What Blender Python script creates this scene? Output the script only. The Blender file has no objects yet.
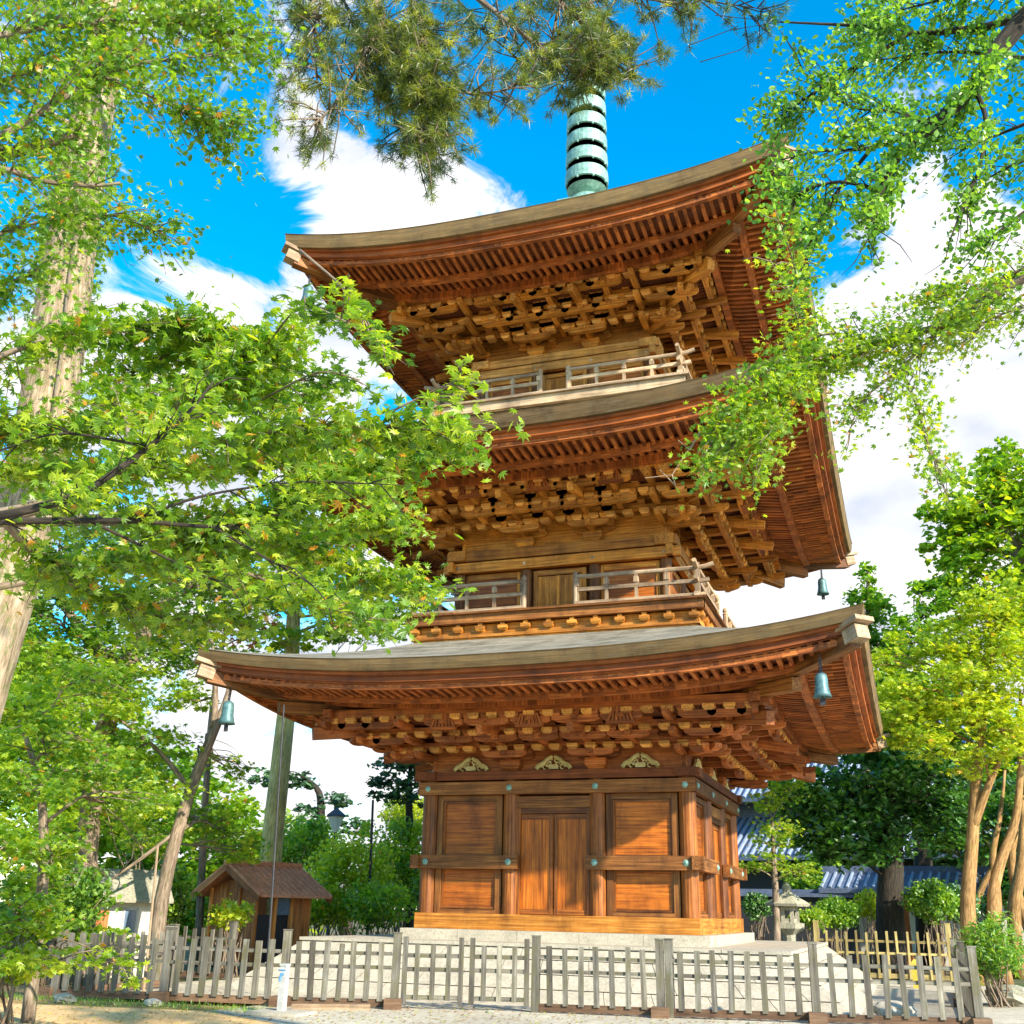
import bpy, math, random
import numpy as np
from mathutils import Matrix, Vector
random.seed(7); RNG=np.random.default_rng(11)
S=bpy.context.scene; COL=S.collection
# ------------------------------------------------------------------ camera
CAM=np.array([7.1902,-26.2867,1.6]); FOC=1084.25
RM=np.array([[0.94433,0.09606,0.31466],[0.3284,-0.33271,-0.884],[0.01977,0.93812,-0.34574]])
cd=bpy.data.cameras.new('camera'); cam=bpy.data.objects.new('camera',cd); COL.objects.link(cam)
M4=Matrix([[*RM[0],CAM[0]],[*RM[1],CAM[1]],[*RM[2],CAM[2]],[0,0,0,1]]); cam.matrix_world=M4
cd.sensor_width=36; cd.sensor_fit='HORIZONTAL'; cd.lens=36*FOC/1024; cd.clip_start=.1; cd.clip_end=5000
S.camera=cam
# ------------------------------------------------------------------ sun, sky, exposure
SUN_AZ=math.atan2(-.52,.85); SUN_EL=math.radians(28)
sv=Vector((math.cos(SUN_AZ)*math.cos(SUN_EL),math.sin(SUN_AZ)*math.cos(SUN_EL),math.sin(SUN_EL)))
sl=bpy.data.lights.new('sun','SUN'); sl.energy=4.8; sl.angle=math.radians(1.0); sl.color=(1,.90,.74)
so=bpy.data.objects.new('sun',sl); COL.objects.link(so); so.rotation_euler=(-sv).to_track_quat('-Z','Y').to_euler()
W=bpy.data.worlds.new('World'); S.world=W; W.use_nodes=True
nt=W.node_tree; N=nt.nodes; L=nt.links; N.clear()
def nd(t,**k):
    n=N.new(t)
    for a,b in k.items(): setattr(n,a,b)
    return n
sky=nd('ShaderNodeTexSky',sky_type='NISHITA'); sky.sun_disc=False; sky.sun_elevation=SUN_EL
sky.sun_rotation=math.pi/2-SUN_AZ; sky.air_density=1.0; sky.dust_density=.3; sky.ozone_density=3.0
hs=nd('ShaderNodeHueSaturation'); hs.inputs['Saturation'].default_value=1.55; hs.inputs['Value'].default_value=2.4
hs.inputs['Hue'].default_value=.487
L.new(sky.outputs[0],hs.inputs['Color'])
tc=nd('ShaderNodeTexCoord')
def math_(op,a,b=None,clamp=False):
    n=nd('ShaderNodeMath',operation=op); n.use_clamp=clamp
    for i,v in enumerate((a,b)):
        if v is None: continue
        if isinstance(v,(int,float)): n.inputs[i].default_value=v
        else: L.new(v,n.inputs[i])
    return n.outputs[0]
mp=nd('ShaderNodeMapping'); mp.inputs['Scale'].default_value=(1,1,1.7); L.new(tc.outputs['Generated'],mp.inputs[0])
nz=nd('ShaderNodeTexNoise'); nz.inputs['Scale'].default_value=7.5; nz.inputs['Detail'].default_value=9; nz.inputs['Roughness'].default_value=.62; nz.inputs['Distortion'].default_value=.6
L.new(mp.outputs[0],nz.inputs['Vector'])
acc=math_('MULTIPLY',math_('SUBTRACT',nz.outputs[0],.5),4.4)
blobs=[((-.428,.642,.636),5.5,.55),((-.399,.707,.584),4.5,.45),((-.336,.737,.586),4,.35),((-.578,.641,.506),7,.62),((-.484,.711,.511),5.5,.6),
 ((-.276,.752,.598),3,.35),((.071,.907,.416),10,.85),((-.02,.944,.329),9,.7),((.064,.86,.507),6,.25),((-.40,.90,.15),22,.9),((.2,.9,.1),22,.6),
 ((-.529,.63,.569),5.5,-.95),((-.493,.668,.557),3.5,-.7),((-.124,.758,.64),11,-.9),((-.451,.697,.557),3,-.5),((-.25,.72,.65),7,-.5),((-.02,.83,.55),7,-.4),((-.60,.60,.54),4,-.2)]
for d,rad,amp in blobs:
    dv=Vector(d).normalized()
    v=nd('ShaderNodeVectorMath',operation='DOT_PRODUCT'); nrm=nd('ShaderNodeVectorMath',operation='NORMALIZE'); L.new(tc.outputs['Generated'],nrm.inputs[0])
    L.new(nrm.outputs[0],v.inputs[0]); v.inputs[1].default_value=dv
    k=1-math.cos(math.radians(rad))
    g=math_('EXPONENT',math_('DIVIDE',math_('SUBTRACT',v.outputs['Value'],1.0),k))
    acc=math_('ADD',acc,math_('MULTIPLY',g,amp))
mr=nd('ShaderNodeMapRange'); mr.interpolation_type='SMOOTHSTEP'; L.new(acc,mr.inputs[0]); mr.inputs[1].default_value=.08; mr.inputs[2].default_value=.6
n2=nd('ShaderNodeTexNoise'); n2.inputs['Scale'].default_value=9; n2.inputs['Detail'].default_value=5; L.new(mp.outputs[0],n2.inputs['Vector'])
cr=nd('ShaderNodeValToRGB'); cr.color_ramp.elements[0].position=.3; cr.color_ramp.elements[0].color=(4.6,5.0,6.2,1); cr.color_ramp.elements[1].position=.6; cr.color_ramp.elements[1].color=(7.7,7.6,7.6,1)
L.new(n2.outputs[0],cr.inputs[0])
mx=nd('ShaderNodeMixRGB'); L.new(mr.outputs[0],mx.inputs[0]); L.new(hs.outputs[0],mx.inputs[1]); L.new(cr.outputs[0],mx.inputs[2])
bg=nd('ShaderNodeBackground'); bg.inputs['Strength'].default_value=.085; L.new(mx.outputs[0],bg.inputs['Color'])
wo=nd('ShaderNodeOutputWorld'); L.new(bg.outputs[0],wo.inputs[0])
vs=S.view_settings; vs.view_transform='Standard'; vs.look='None'; vs.gamma=1; vs.exposure=1.0; vs.use_curve_mapping=False
S.cycles.max_bounces=6; S.cycles.transmission_bounces=5; S.cycles.diffuse_bounces=3; S.cycles.caustics_reflective=False; S.cycles.caustics_refractive=False
# ------------------------------------------------------------------ helpers
def at(x,y,D):
    d=-RM[:,2]+RM[:,0]*(x-512)/FOC-RM[:,1]*(y-512)/FOC
    return CAM+d*D/math.hypot(d[0],d[1])
def tag(o,label=None,cat=None,group=None,kind=None):
    if label: o['label']=label
    if cat: o['category']=cat
    if group: o['group']=group
    if kind: o['kind']=kind
    return o
def empty(name,loc,label,cat,group=None):
    o=bpy.data.objects.new(name,None); COL.objects.link(o); o.location=Vector([float(c) for c in loc]); o.empty_display_size=.3
    return tag(o,label,cat,group)
def build_mesh(name,V,polys,mat,parent=None,gc=None,rv=None,smooth=False):
    """V Nx3 world coords, polys list of int arrays (m,k)"""
    V=np.asarray(V,dtype=np.float64)
    if parent is not None: V=V-np.array(parent_origin(parent))
    me=bpy.data.meshes.new(name)
    me.vertices.add(len(V)); me.vertices.foreach_set('co',V.astype(np.float32).ravel())
    tot=sum(p.size for p in polys); nf=sum(len(p) for p in polys)
    li=np.concatenate([p.ravel() for p in polys]).astype(np.int32)
    sizes=np.concatenate([np.full(len(p),p.shape[1]) for p in polys])
    st=np.concatenate([[0],np.cumsum(sizes)[:-1]]).astype(np.int32)
    me.loops.add(tot); me.loops.foreach_set('vertex_index',li)
    me.polygons.add(nf); me.polygons.foreach_set('loop_start',st)
    me.polygons.foreach_set('use_smooth',np.full(nf,bool(smooth)))
    if gc is not None:
        a=me.attributes.new('gc','FLOAT_VECTOR','POINT'); a.data.foreach_set('vector',np.asarray(gc,dtype=np.float32).ravel())
    if rv is not None:
        a=me.attributes.new('rv','FLOAT','POINT'); a.data.foreach_set('value',np.asarray(rv,dtype=np.float32).ravel())
    me.update(calc_edges=True); me.validate()
    o=bpy.data.objects.new(name,me); COL.objects.link(o); me.materials.append(mat)
    if parent is not None: o.parent=parent
    return o
def parent_origin(p):
    v=Vector(p.location)
    while p.parent: p=p.parent; v=v+Vector(p.location)
    return v
QB=np.array([[0,3,2,1],[4,5,6,7],[0,1,5,4],[1,2,6,5],[2,3,7,6],[3,0,4,7]])
class MB:
    def __init__(s): s.V=[];s.P=[];s.G=[];s.R=[];s.n=0
    def add(s,V,polys,G=None,r=None):
        V=np.asarray(V,float); k=len(V)
        off=np.array([random.uniform(-50,50) for _ in range(3)])
        s.V.append(V); s.G.append((V if G is None else np.asarray(G,float))+off)
        s.R.append(np.full(k,random.random() if r is None else r) if np.isscalar(r) or r is None else r)
        for p in polys: s.P.append(np.asarray(p)+s.n)
        s.n+=k
    def hexa(s,V8,dims=None):
        V8=np.asarray(V8,float)
        e=np.array([np.linalg.norm(V8[1]-V8[0]),np.linalg.norm(V8[3]-V8[0]),np.linalg.norm(V8[4]-V8[0])])
        u=np.array([[0,0,0],[1,0,0],[1,1,0],[0,1,0],[0,0,1],[1,0,1],[1,1,1],[0,1,1]])*e
        o=np.argsort(-e); s.add(V8,[QB],u[:,o])
    def box(s,x0,x1,y0,y1,z0,z1,T=None):
        V=np.array([[x0,y0,z0],[x1,y0,z0],[x1,y1,z0],[x0,y1,z0],[x0,y0,z1],[x1,y0,z1],[x1,y1,z1],[x0,y1,z1]],float)
        if T is not None: V=T(V)
        s.hexa(V)
    def frus(s,cx,cy,z0,z1,r0,r1,T=None):
        V=np.array([[cx-r0,cy-r0,z0],[cx+r0,cy-r0,z0],[cx+r0,cy+r0,z0],[cx-r0,cy+r0,z0],[cx-r1,cy-r1,z1],[cx+r1,cy-r1,z1],[cx+r1,cy+r1,z1],[cx-r1,cy+r1,z1]],float)
        if T is not None: V=T(V)
        s.hexa(V)
    def bar(s,p0,p1,w,h,up=(0,0,1),w1=None,h1=None):
        p0=np.asarray(p0,float);p1=np.asarray(p1,float);d=p1-p0;d/=np.linalg.norm(d)
        sd=np.cross(d,up);sd/=np.linalg.norm(sd);u=np.cross(sd,d)
        w1=w if w1 is None else w1;h1=h if h1 is None else h1
        V=[p0-sd*w/2-u*h/2,p0+sd*w/2-u*h/2,p0+sd*w/2+u*h/2,p0-sd*w/2+u*h/2,p1-sd*w1/2-u*h1/2,p1+sd*w1/2-u*h1/2,p1+sd*w1/2+u*h1/2,p1-sd*w1/2+u*h1/2]
        s.hexa(V)
    def tube(s,pts,rad,n=8,cap=True):
        pts=np.asarray(pts,float);m=len(pts)
        rad=np.full(m,rad) if np.isscalar(rad) else np.asarray(rad,float)
        t=np.gradient(pts,axis=0);t/=np.linalg.norm(t,axis=1)[:,None]+1e-9
        ref=np.array([0,0,1.]) if abs(t[0][2])<.9 else np.array([1.,0,0])
        ang=np.arange(n)/n*2*math.pi;V=[];G=[];ln=0
        a=np.cross(t[0],ref);a/=np.linalg.norm(a)
        for i in range(m):
            a=a-t[i]*(a@t[i]);a/=np.linalg.norm(a)+1e-9;b=np.cross(t[i],a)
            if i: ln+=np.linalg.norm(pts[i]-pts[i-1])
            V.append(pts[i]+rad[i]*(np.cos(ang)[:,None]*a+np.sin(ang)[:,None]*b))
            G.append(np.stack([np.full(n,ln),np.cos(ang)*rad[i],np.sin(ang)*rad[i]],1))
        V=np.concatenate(V);G=np.concatenate(G)
        i0=np.arange(m-1)[:,None]*n+np.arange(n)[None];i1=np.arange(m-1)[:,None]*n+(np.arange(n)[None]+1)%n
        q=np.stack([i0,i1,i1+n,i0+n],-1).reshape(-1,4);P=[q]
        if cap:P+= [np.arange(n)[::-1][None],(np.arange(n)+(m-1)*n)[None]]
        s.add(V,P,G)
    def lathe(s,c,prof,n=20,T=None):
        c=np.asarray(c,float);ang=np.arange(n)/n*2*math.pi
        V=np.concatenate([np.stack([c[0]+r*np.cos(ang),c[1]+r*np.sin(ang),np.full(n,c[2]+z)],1) for r,z in prof]);m=len(prof)
        if T is not None: V=T(V)
        i0=np.arange(m-1)[:,None]*n+np.arange(n)[None];i1=np.arange(m-1)[:,None]*n+(np.arange(n)[None]+1)%n
        s.add(V,[np.stack([i0,i1,i1+n,i0+n],-1).reshape(-1,4),np.arange(n)[::-1][None],(np.arange(n)+(m-1)*n)[None]],V[:,[2,0,1]])
    def grid(s,G3,G=None,flip=False):
        G3=np.asarray(G3,float);a,b=G3.shape[:2]
        i=np.arange(a-1)[:,None]*b+np.arange(b-1)[None]
        q=np.stack([i,i+1,i+b+1,i+b],-1).reshape(-1,4)
        if flip:q=q[:,::-1]
        s.add(G3.reshape(-1,3),[q],None if G is None else G.reshape(-1,3))
    def build(s,name,mat,parent=None,smooth=False):
        return build_mesh(name,np.concatenate(s.V),s.P,mat,parent,np.concatenate(s.G),np.concatenate(s.R),smooth)
# ------------------------------------------------------------------ materials
def mat_base(name):
    m=bpy.data.materials.new(name); m.use_nodes=True; t=m.node_tree; t.nodes.clear()
    return m,t
def ramp(t,fac,stops):
    r=t.nodes.new('ShaderNodeValToRGB'); e=r.color_ramp.elements
    while len(e)<len(stops): e.new(.5)
    for i,(p,c) in enumerate(stops): e[i].position=p; e[i].color=(*c,1)
    t.links.new(fac,r.inputs[0]); return r.outputs[0]
def noise(t,vec,scale,detail=5,rough=.6,sc=None):
    n=t.nodes.new('ShaderNodeTexNoise'); n.inputs['Scale'].default_value=scale; n.inputs['Detail'].default_value=detail; n.inputs['Roughness'].default_value=rough
    if sc:
        m=t.nodes.new('ShaderNodeMapping'); m.inputs['Scale'].default_value=sc; t.links.new(vec,m.inputs[0]); vec=m.outputs[0]
    t.links.new(vec,n.inputs['Vector']); return n.outputs[0]
def mixc(t,f,a,b,mode='MIX'):
    m=t.nodes.new('ShaderNodeMixRGB'); m.blend_type=mode
    for i,v in enumerate((f,a,b)):
        if isinstance(v,(int,float)): m.inputs[i].default_value=v
        elif isinstance(v,tuple): m.inputs[i].default_value=(*v,1)
        else: t.links.new(v,m.inputs[i])
    return m.outputs[0]
def attr(t,n):
    a=t.nodes.new('ShaderNodeAttribute'); a.attribute_name=n; return a
def finish(t,col,rough=.7,bump=None,bs=.3,bd=.01,metal=0,spec=.4):
    p=t.nodes.new('ShaderNodeBsdfPrincipled'); t.links.new(col,p.inputs['Base Color']) if not isinstance(col,tuple) else setattr(p.inputs['Base Color'],'default_value',(*col,1))
    if isinstance(rough,float): p.inputs['Roughness'].default_value=rough
    else: t.links.new(rough,p.inputs['Roughness'])
    p.inputs['Metallic'].default_value=metal; p.inputs['Specular IOR Level'].default_value=spec
    if bump is not None:
        b=t.nodes.new('ShaderNodeBump'); b.inputs['Strength'].default_value=bs; b.inputs['Distance'].default_value=bd
        t.links.new(bump,b.inputs['Height']); t.links.new(b.outputs[0],p.inputs['Normal'])
    o=t.nodes.new('ShaderNodeOutputMaterial'); t.links.new(p.outputs[0],o.inputs[0])
def wood(name,dark,mid,light,weather=None,rough=.62,grain=1.0,spec=.35):
    m,t=mat_base(name); g=attr(t,'gc').outputs['Vector']; rv=attr(t,'rv').outputs['Fac']
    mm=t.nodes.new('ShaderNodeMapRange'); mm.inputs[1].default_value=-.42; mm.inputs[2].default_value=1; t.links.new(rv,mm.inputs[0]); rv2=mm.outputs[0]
    a=noise(t,g,1.0,6,.65,(.9,26*grain,26*grain)); b=noise(t,g,1.6,4,.6,(1,2,2))
    c=ramp(t,a,[(.28,dark),(.5,mid),(.74,light)])
    c=mixc(t,.8,c,ramp(t,b,[(.25,(.48,.44,.42)),(.6,(1.05,1.05,1.05)),(.8,(1.25,1.2,1.1))]),'MULTIPLY')
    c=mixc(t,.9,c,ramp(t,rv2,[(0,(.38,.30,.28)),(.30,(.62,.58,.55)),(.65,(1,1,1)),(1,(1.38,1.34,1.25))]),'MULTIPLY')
    ob=t.nodes.new('ShaderNodeTexCoord').outputs['Object']; st_=noise(t,ob,1.0,6,.68,(1.6,1.6,.55)); c=mixc(t,.75,c,ramp(t,st_,[(.33,(.42,.40,.42)),(.47,(.92,.92,.90)),(.7,(1.18,1.15,1.08))]),'MULTIPLY')
    if weather:
        w=noise(t,g,2.3,5,.7,(1,3,3)); f=ramp(t,w,[(.48,(0,0,0)),(.66,(1,1,1))])
        c=mixc(t,f,c,mixc(t,a,weather,tuple(x*.6 for x in weather)))
    finish(t,c,rough,a,.35,.006,spec=spec); return m
def plain(name,c1,c2,scale=6,rough=.8,bs=.3,bd=.01,detail=6,metal=0,spots=None,spec=.4):
    m,t=mat_base(name); tcn=t.nodes.new('ShaderNodeTexCoord'); g=tcn.outputs['Object']
    a=noise(t,g,scale,detail,.62); c=ramp(t,a,[(.3,c1),(.7,c2)])
    b=noise(t,g,scale*.17,3,.5); c=mixc(t,.6,c,ramp(t,b,[(.3,(.7,.7,.7)),(.7,(1.15,1.15,1.15))]),'MULTIPLY')
    if spots:
        s=noise(t,g,scale*.6,6,.75); c=mixc(t,ramp(t,s,[(.58,(0,0,0)),(.7,(1,1,1))]),c,spots)
    finish(t,c,rough,a,bs,bd,metal,spec); return m
def leafmat(name,c_lo,c_mid,c_hi,trans=.5,gloss=.25,rare=None):
    m,t=mat_base(name); rv=attr(t,'rv').outputs['Fac']
    st=[(0,c_lo),(.5,c_mid),(.93,c_hi)]
    if rare: st+=[(.985,rare)]
    c=ramp(t,rv,st)
    d=t.nodes.new('ShaderNodeBsdfDiffuse'); t.links.new(c,d.inputs[0])
    tr=t.nodes.new('ShaderNodeBsdfTranslucent'); t.links.new(mixc(t,.75,c,(1.9,1.7,.55),'MULTIPLY'),tr.inputs[0])
    mxs=t.nodes.new('ShaderNodeMixShader'); mxs.inputs[0].default_value=trans; t.links.new(d.outputs[0],mxs.inputs[1]); t.links.new(tr.outputs[0],mxs.inputs[2])
    gl=t.nodes.new('ShaderNodeBsdfGlossy'); gl.inputs['Roughness'].default_value=.45; gl.inputs[0].default_value=(1,1,1,1)
    m2=t.nodes.new('ShaderNodeMixShader'); m2.inputs[0].default_value=gloss*.2; t.links.new(mxs.outputs[0],m2.inputs[1]); t.links.new(gl.outputs[0],m2.inputs[2])
    o=t.nodes.new('ShaderNodeOutputMaterial'); t.links.new(m2.outputs[0],o.inputs[0]); return m
M={}
M['wall']=wood('weathered_timber',(.05,.016,.004),(.24,.075,.012),(.44,.165,.03),rough=.5)
M['panel']=wood('glowing_panel_timber',(.13,.03,.004),(.46,.125,.011),(.70,.24,.025),rough=.45)  # warm glow on the panels is put into this brighter orange
M['beam']=wood('beam_timber',(.06,.02,.005),(.24,.088,.018),(.44,.20,.05),rough=.6)
M['bracket']=wood('bracket_timber',(.20,.055,.006),(.60,.23,.026),(.84,.42,.10),rough=.6)
M['block']=wood('pale_block_timber',(.30,.11,.02),(.74,.34,.07),(.92,.55,.20),rough=.6)
M['rafter']=wood('rafter_timber',(.12,.028,.007),(.42,.115,.022),(.64,.25,.07),rough=.6)
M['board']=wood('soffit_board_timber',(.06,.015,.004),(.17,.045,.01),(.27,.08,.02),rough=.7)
M['fascia']=wood('fascia_timber',(.12,.030,.007),(.36,.095,.016),(.50,.16,.035),rough=.6)
M['pale']=wood('cream_timber',(.30,.20,.11),(.52,.38,.24),(.68,.55,.40),rough=.7)  # pale cream timber of the top balcony and upper nail covers
M['rail']=wood('greyed_rail_timber',(.20,.13,.075),(.42,.30,.19),(.60,.48,.34),rough=.75)
M['fence']=wood('silvered_fence_timber',(.07,.065,.055),(.17,.16,.135),(.31,.30,.25),weather=(.15,.14,.07),rough=.85)
M['footwood']=wood('brown_sleeper_timber',(.08,.045,.025),(.17,.10,.06),(.26,.17,.10),rough=.85)
M['bamboo']=wood('yellow_bamboo',(.22,.17,.06),(.42,.34,.13),(.55,.47,.22),rough=.6)
M['edge']=wood('shingle_edge',(.07,.042,.018),(.18,.115,.045),(.29,.20,.09),weather=(.16,.12,.06),rough=.85)
M['gold']=plain('gilded_carving',(.6,.42,.12),(.88,.70,.30),14,.5,.6,.02)
M['verd']=plain('verdigris_bronze',(.13,.29,.23),(.36,.58,.47),9,.55,.4,.01,metal=.25,spots=(.07,.12,.10))
M['bell']=plain('bronze_bell_green',(.05,.12,.13),(.15,.28,.28),12,.5,.3,.004,metal=.3,spots=(.05,.10,.11))
M['stone']=plain('granite',(.36,.32,.24),(.56,.50,.39),20,.85,.3,.006,spots=(.30,.26,.19))
M['lstone']=plain('mossy_granite',(.22,.21,.15),(.45,.42,.32),16,.9,.5,.01,spots=(.14,.17,.06))
M['dark']=plain('dark_metal',(.02,.02,.025),(.05,.05,.055),20,.5)
M['white']=plain('white_paint',(.40,.40,.38),(.58,.58,.55),8,.5)
M['blue']=plain('blue_tap',(.05,.16,.35),(.10,.28,.5),8,.4)
M['plaster']=plain('cream_plaster',(.60,.56,.46),(.78,.74,.63),5,.85)
M['tile']=plain('blue_grey_tile',(.16,.21,.30),(.36,.43,.56),12,.38,.3,.01)
M['tiledk']=plain('dark_tile_ridge',(.08,.11,.18),(.16,.20,.30),12,.4)
M['copper']=plain('rusty_red_sheet_roof',(.66,.24,.12),(.85,.42,.25),9,.8,.2,.004,spots=(.36,.13,.07),spec=.2)
M['shed']=wood('shed_boards',(.18,.06,.018),(.48,.17,.05),(.62,.26,.09),rough=.7)
M['shedpost']=wood('orange_shed_posts',(.5,.17,.04),(.8,.32,.08),(.85,.42,.15),rough=.7)
M['glass']=plain('grey_blue_window',(.10,.16,.24),(.18,.26,.36),3,.15)
M['yellow']=plain('yellow_painted_block',(.6,.4,.04),(.75,.52,.08),5,.6)
def barkmat(name,a,b,moss=None,mossat=.5):
    m,t=mat_base(name); g=attr(t,'gc').outputs['Vector']
    x=noise(t,g,1.0,7,.7,(3.5,22,22)); c=ramp(t,x,[(.33,tuple(v*.4 for v in a)),(.48,a),(.68,b)])
    y=noise(t,g,1.2,3,.6); c=mixc(t,.7,c,ramp(t,y,[(.3,(.6,.6,.6)),(.7,(1.2,1.2,1.2))]),'MULTIPLY')
    if moss:
        z=noise(t,g,3.0,6,.7,(1,2,2)); c=mixc(t,ramp(t,z,[(mossat,(0,0,0)),(mossat+.12,(1,1,1))]),c,moss)
    finish(t,c,.9,x,.9,.03); return m
M['bark_pale']=barkmat('pale_ridged_bark',(.30,.22,.13),(.58,.46,.32),(.12,.18,.03),.56)
M['bark_grey']=barkmat('grey_brown_bark',(.22,.16,.11),(.42,.33,.24),(.10,.14,.03),.58)
M['bark_yel']=barkmat('mossy_yellow_bark',(.55,.46,.16),(.82,.72,.36),(.30,.32,.08),.66)
M['bark_or']=barkmat('sunlit_orange_bark',(.36,.20,.07),(.62,.38,.16),(.30,.26,.06),.6)  # sunlight on the trunks is put into this orange bark colour
M['bark_dk']=barkmat('dark_bark',(.035,.028,.02),(.09,.065,.045))
M['lf_near']=leafmat('maple_leaf_bright',(.08,.22,.010),(.24,.41,.015),(.48,.58,.03),.6,rare=(.6,.3,.03))
M['lf_deep']=leafmat('maple_leaf_deep',(.03,.10,.012),(.10,.24,.018),(.24,.40,.03),.5)
M['lf_yel']=leafmat('maple_leaf_yellow_green',(.22,.36,.012),(.44,.57,.02),(.66,.68,.04),.5,rare=(.7,.4,.04))
M['lf_mid']=leafmat('mixed_leaf_green',(.05,.16,.012),(.16,.34,.02),(.34,.52,.035),.5)
M['lf_dark']=leafmat('evergreen_leaf_dark',(.018,.08,.012),(.05,.19,.02),(.15,.36,.03),.42,gloss=.5)
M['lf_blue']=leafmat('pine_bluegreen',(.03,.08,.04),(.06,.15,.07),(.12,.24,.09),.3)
M['lf_olive']=leafmat('pine_needle_olive',(.025,.055,.012),(.13,.19,.025),(.50,.52,.05),.5)
M['lf_red']=leafmat('reddening_maple_leaf',(.30,.06,.03),(.48,.14,.06),(.60,.32,.12),.5)
M['lf_right']=leafmat('fine_leaf_green',(.05,.17,.02),(.14,.34,.03),(.32,.52,.05),.5)
# roof shingles: fine courses up the slope
def shingle(name,c1,c2,c3):
    m,t=mat_base(name); g=attr(t,'gc').outputs['Vector']
    w=t.nodes.new('ShaderNodeTexWave'); w.wave_type='BANDS'; w.bands_direction='Y'; w.inputs['Scale'].default_value=2.2; w.inputs['Distortion'].default_value=.6; w.inputs['Detail'].default_value=3; w.inputs['Detail Scale'].default_value=4
    t.links.new(g,w.inputs[0]); a=noise(t,g,1.0,6,.7,(.5,5,5)); b=noise(t,g,6,5,.7)
    c=ramp(t,a,[(.3,c1),(.5,c2),(.7,c3)]); c=mixc(t,.5,c,ramp(t,b,[(.3,(.6,.6,.6)),(.7,(1.25,1.25,1.25))]),'MULTIPLY')
    c=mixc(t,.6,c,ramp(t,w.outputs[0],[(0,(.4,.4,.4)),(.35,(1,1,1))]),'MULTIPLY'); ob=t.nodes.new('ShaderNodeTexCoord').outputs['Object']; sn=noise(t,ob,1.1,6,.7); c=mixc(t,.8,c,ramp(t,sn,[(.35,(.45,.46,.42)),(.5,(.95,.95,.92)),(.68,(1.2,1.2,1.15))]),'MULTIPLY')
    finish(t,c,.75,w.outputs[0],.5,.02); return m
M['shingle']=shingle('cypress_shingles',(.14,.13,.11),(.27,.25,.20),(.46,.43,.33))
# ------------------------------------------------------------------ ground
def ground_mat(name,c1,c2,c3,scale,patch=None):
    m,t=mat_base(name); g=t.nodes.new('ShaderNodeTexCoord').outputs['Object']
    a=noise(t,g,scale,8,.7); b=noise(t,g,scale*.08,4,.6); c=ramp(t,a,[(.3,c1),(.5,c2),(.72,c3)])
    c=mixc(t,.7,c,ramp(t,b,[(.3,(.65,.62,.58)),(.7,(1.15,1.15,1.1))]),'MULTIPLY')
    if patch:
        p=noise(t,g,.55,6,.65); c=mixc(t,ramp(t,p,[(.5,(0,0,0)),(.58,(1,1,1))]),c,patch)
    finish(t,c,.95,a,.6,.02); return m
M['soil']=ground_mat('sandy_soil',(.22,.12,.05),(.42,.25,.10),(.58,.38,.17),5,(.15,.16,.035))
M['soil2']=ground_mat('forest_floor',(.08,.055,.03),(.16,.11,.055),(.26,.19,.09),4,(.06,.10,.02))
M['sand']=ground_mat('raked_sand',(.58,.34,.13),(.78,.50,.22),(.86,.62,.34),9)
M['pave']=ground_mat('pale_paving',(.36,.31,.23),(.54,.48,.37),(.66,.60,.48),7)
def sheet(name,pts,z,mat,kind='structure'):
    mb=MB(); V=[[x,y,z] for x,y in pts]; mb.add(V,[np.arange(len(V))[None]],np.array(V)); o=mb.build(name,mat); tag(o,kind=kind); return o
def gridsheet():
    n=90; xs=np.concatenate([np.linspace(-3000,-60,6),np.linspace(-50,60,n),np.linspace(70,3000,6)]); ys=np.concatenate([np.linspace(-600,-50,4),np.linspace(-40,60,n),np.linspace(70,4000,6)])
    X,Y=np.meshgrid(xs,ys,indexing='ij'); Z=.03*np.sin(X*.5+np.sin(Y*.7))*np.cos(Y*.6)-.045
    mb=MB(); mb.grid(np.stack([X,Y,Z],-1)); return mb.build('ground',M['soil2'],smooth=True)
tag(gridsheet(),kind='structure')
sheet('soil_bank',[(-60,-40),(-3.3,-40),(-3.0,-8.75),(-7.4,-9.35),(-20,-8)],.004,M['soil'])
sheet('sand_path',[(-60,-40),(0,-40),(-1.5,-11.2),(-3.6,-9.9),(-8,-10.6),(-16,-9.9),(-60,-12)],.012,M['sand'])
sheet('pavement',[(-3.6,-9.9),(-1.5,-11.2),(0,-40),(60,-40),(60,4),(9.6,4),(9.0,7),(-8,7),(-8,-6.5),(-6.5,-8.5),(-3.5,-8.2)],.016,M['pave'])
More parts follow.
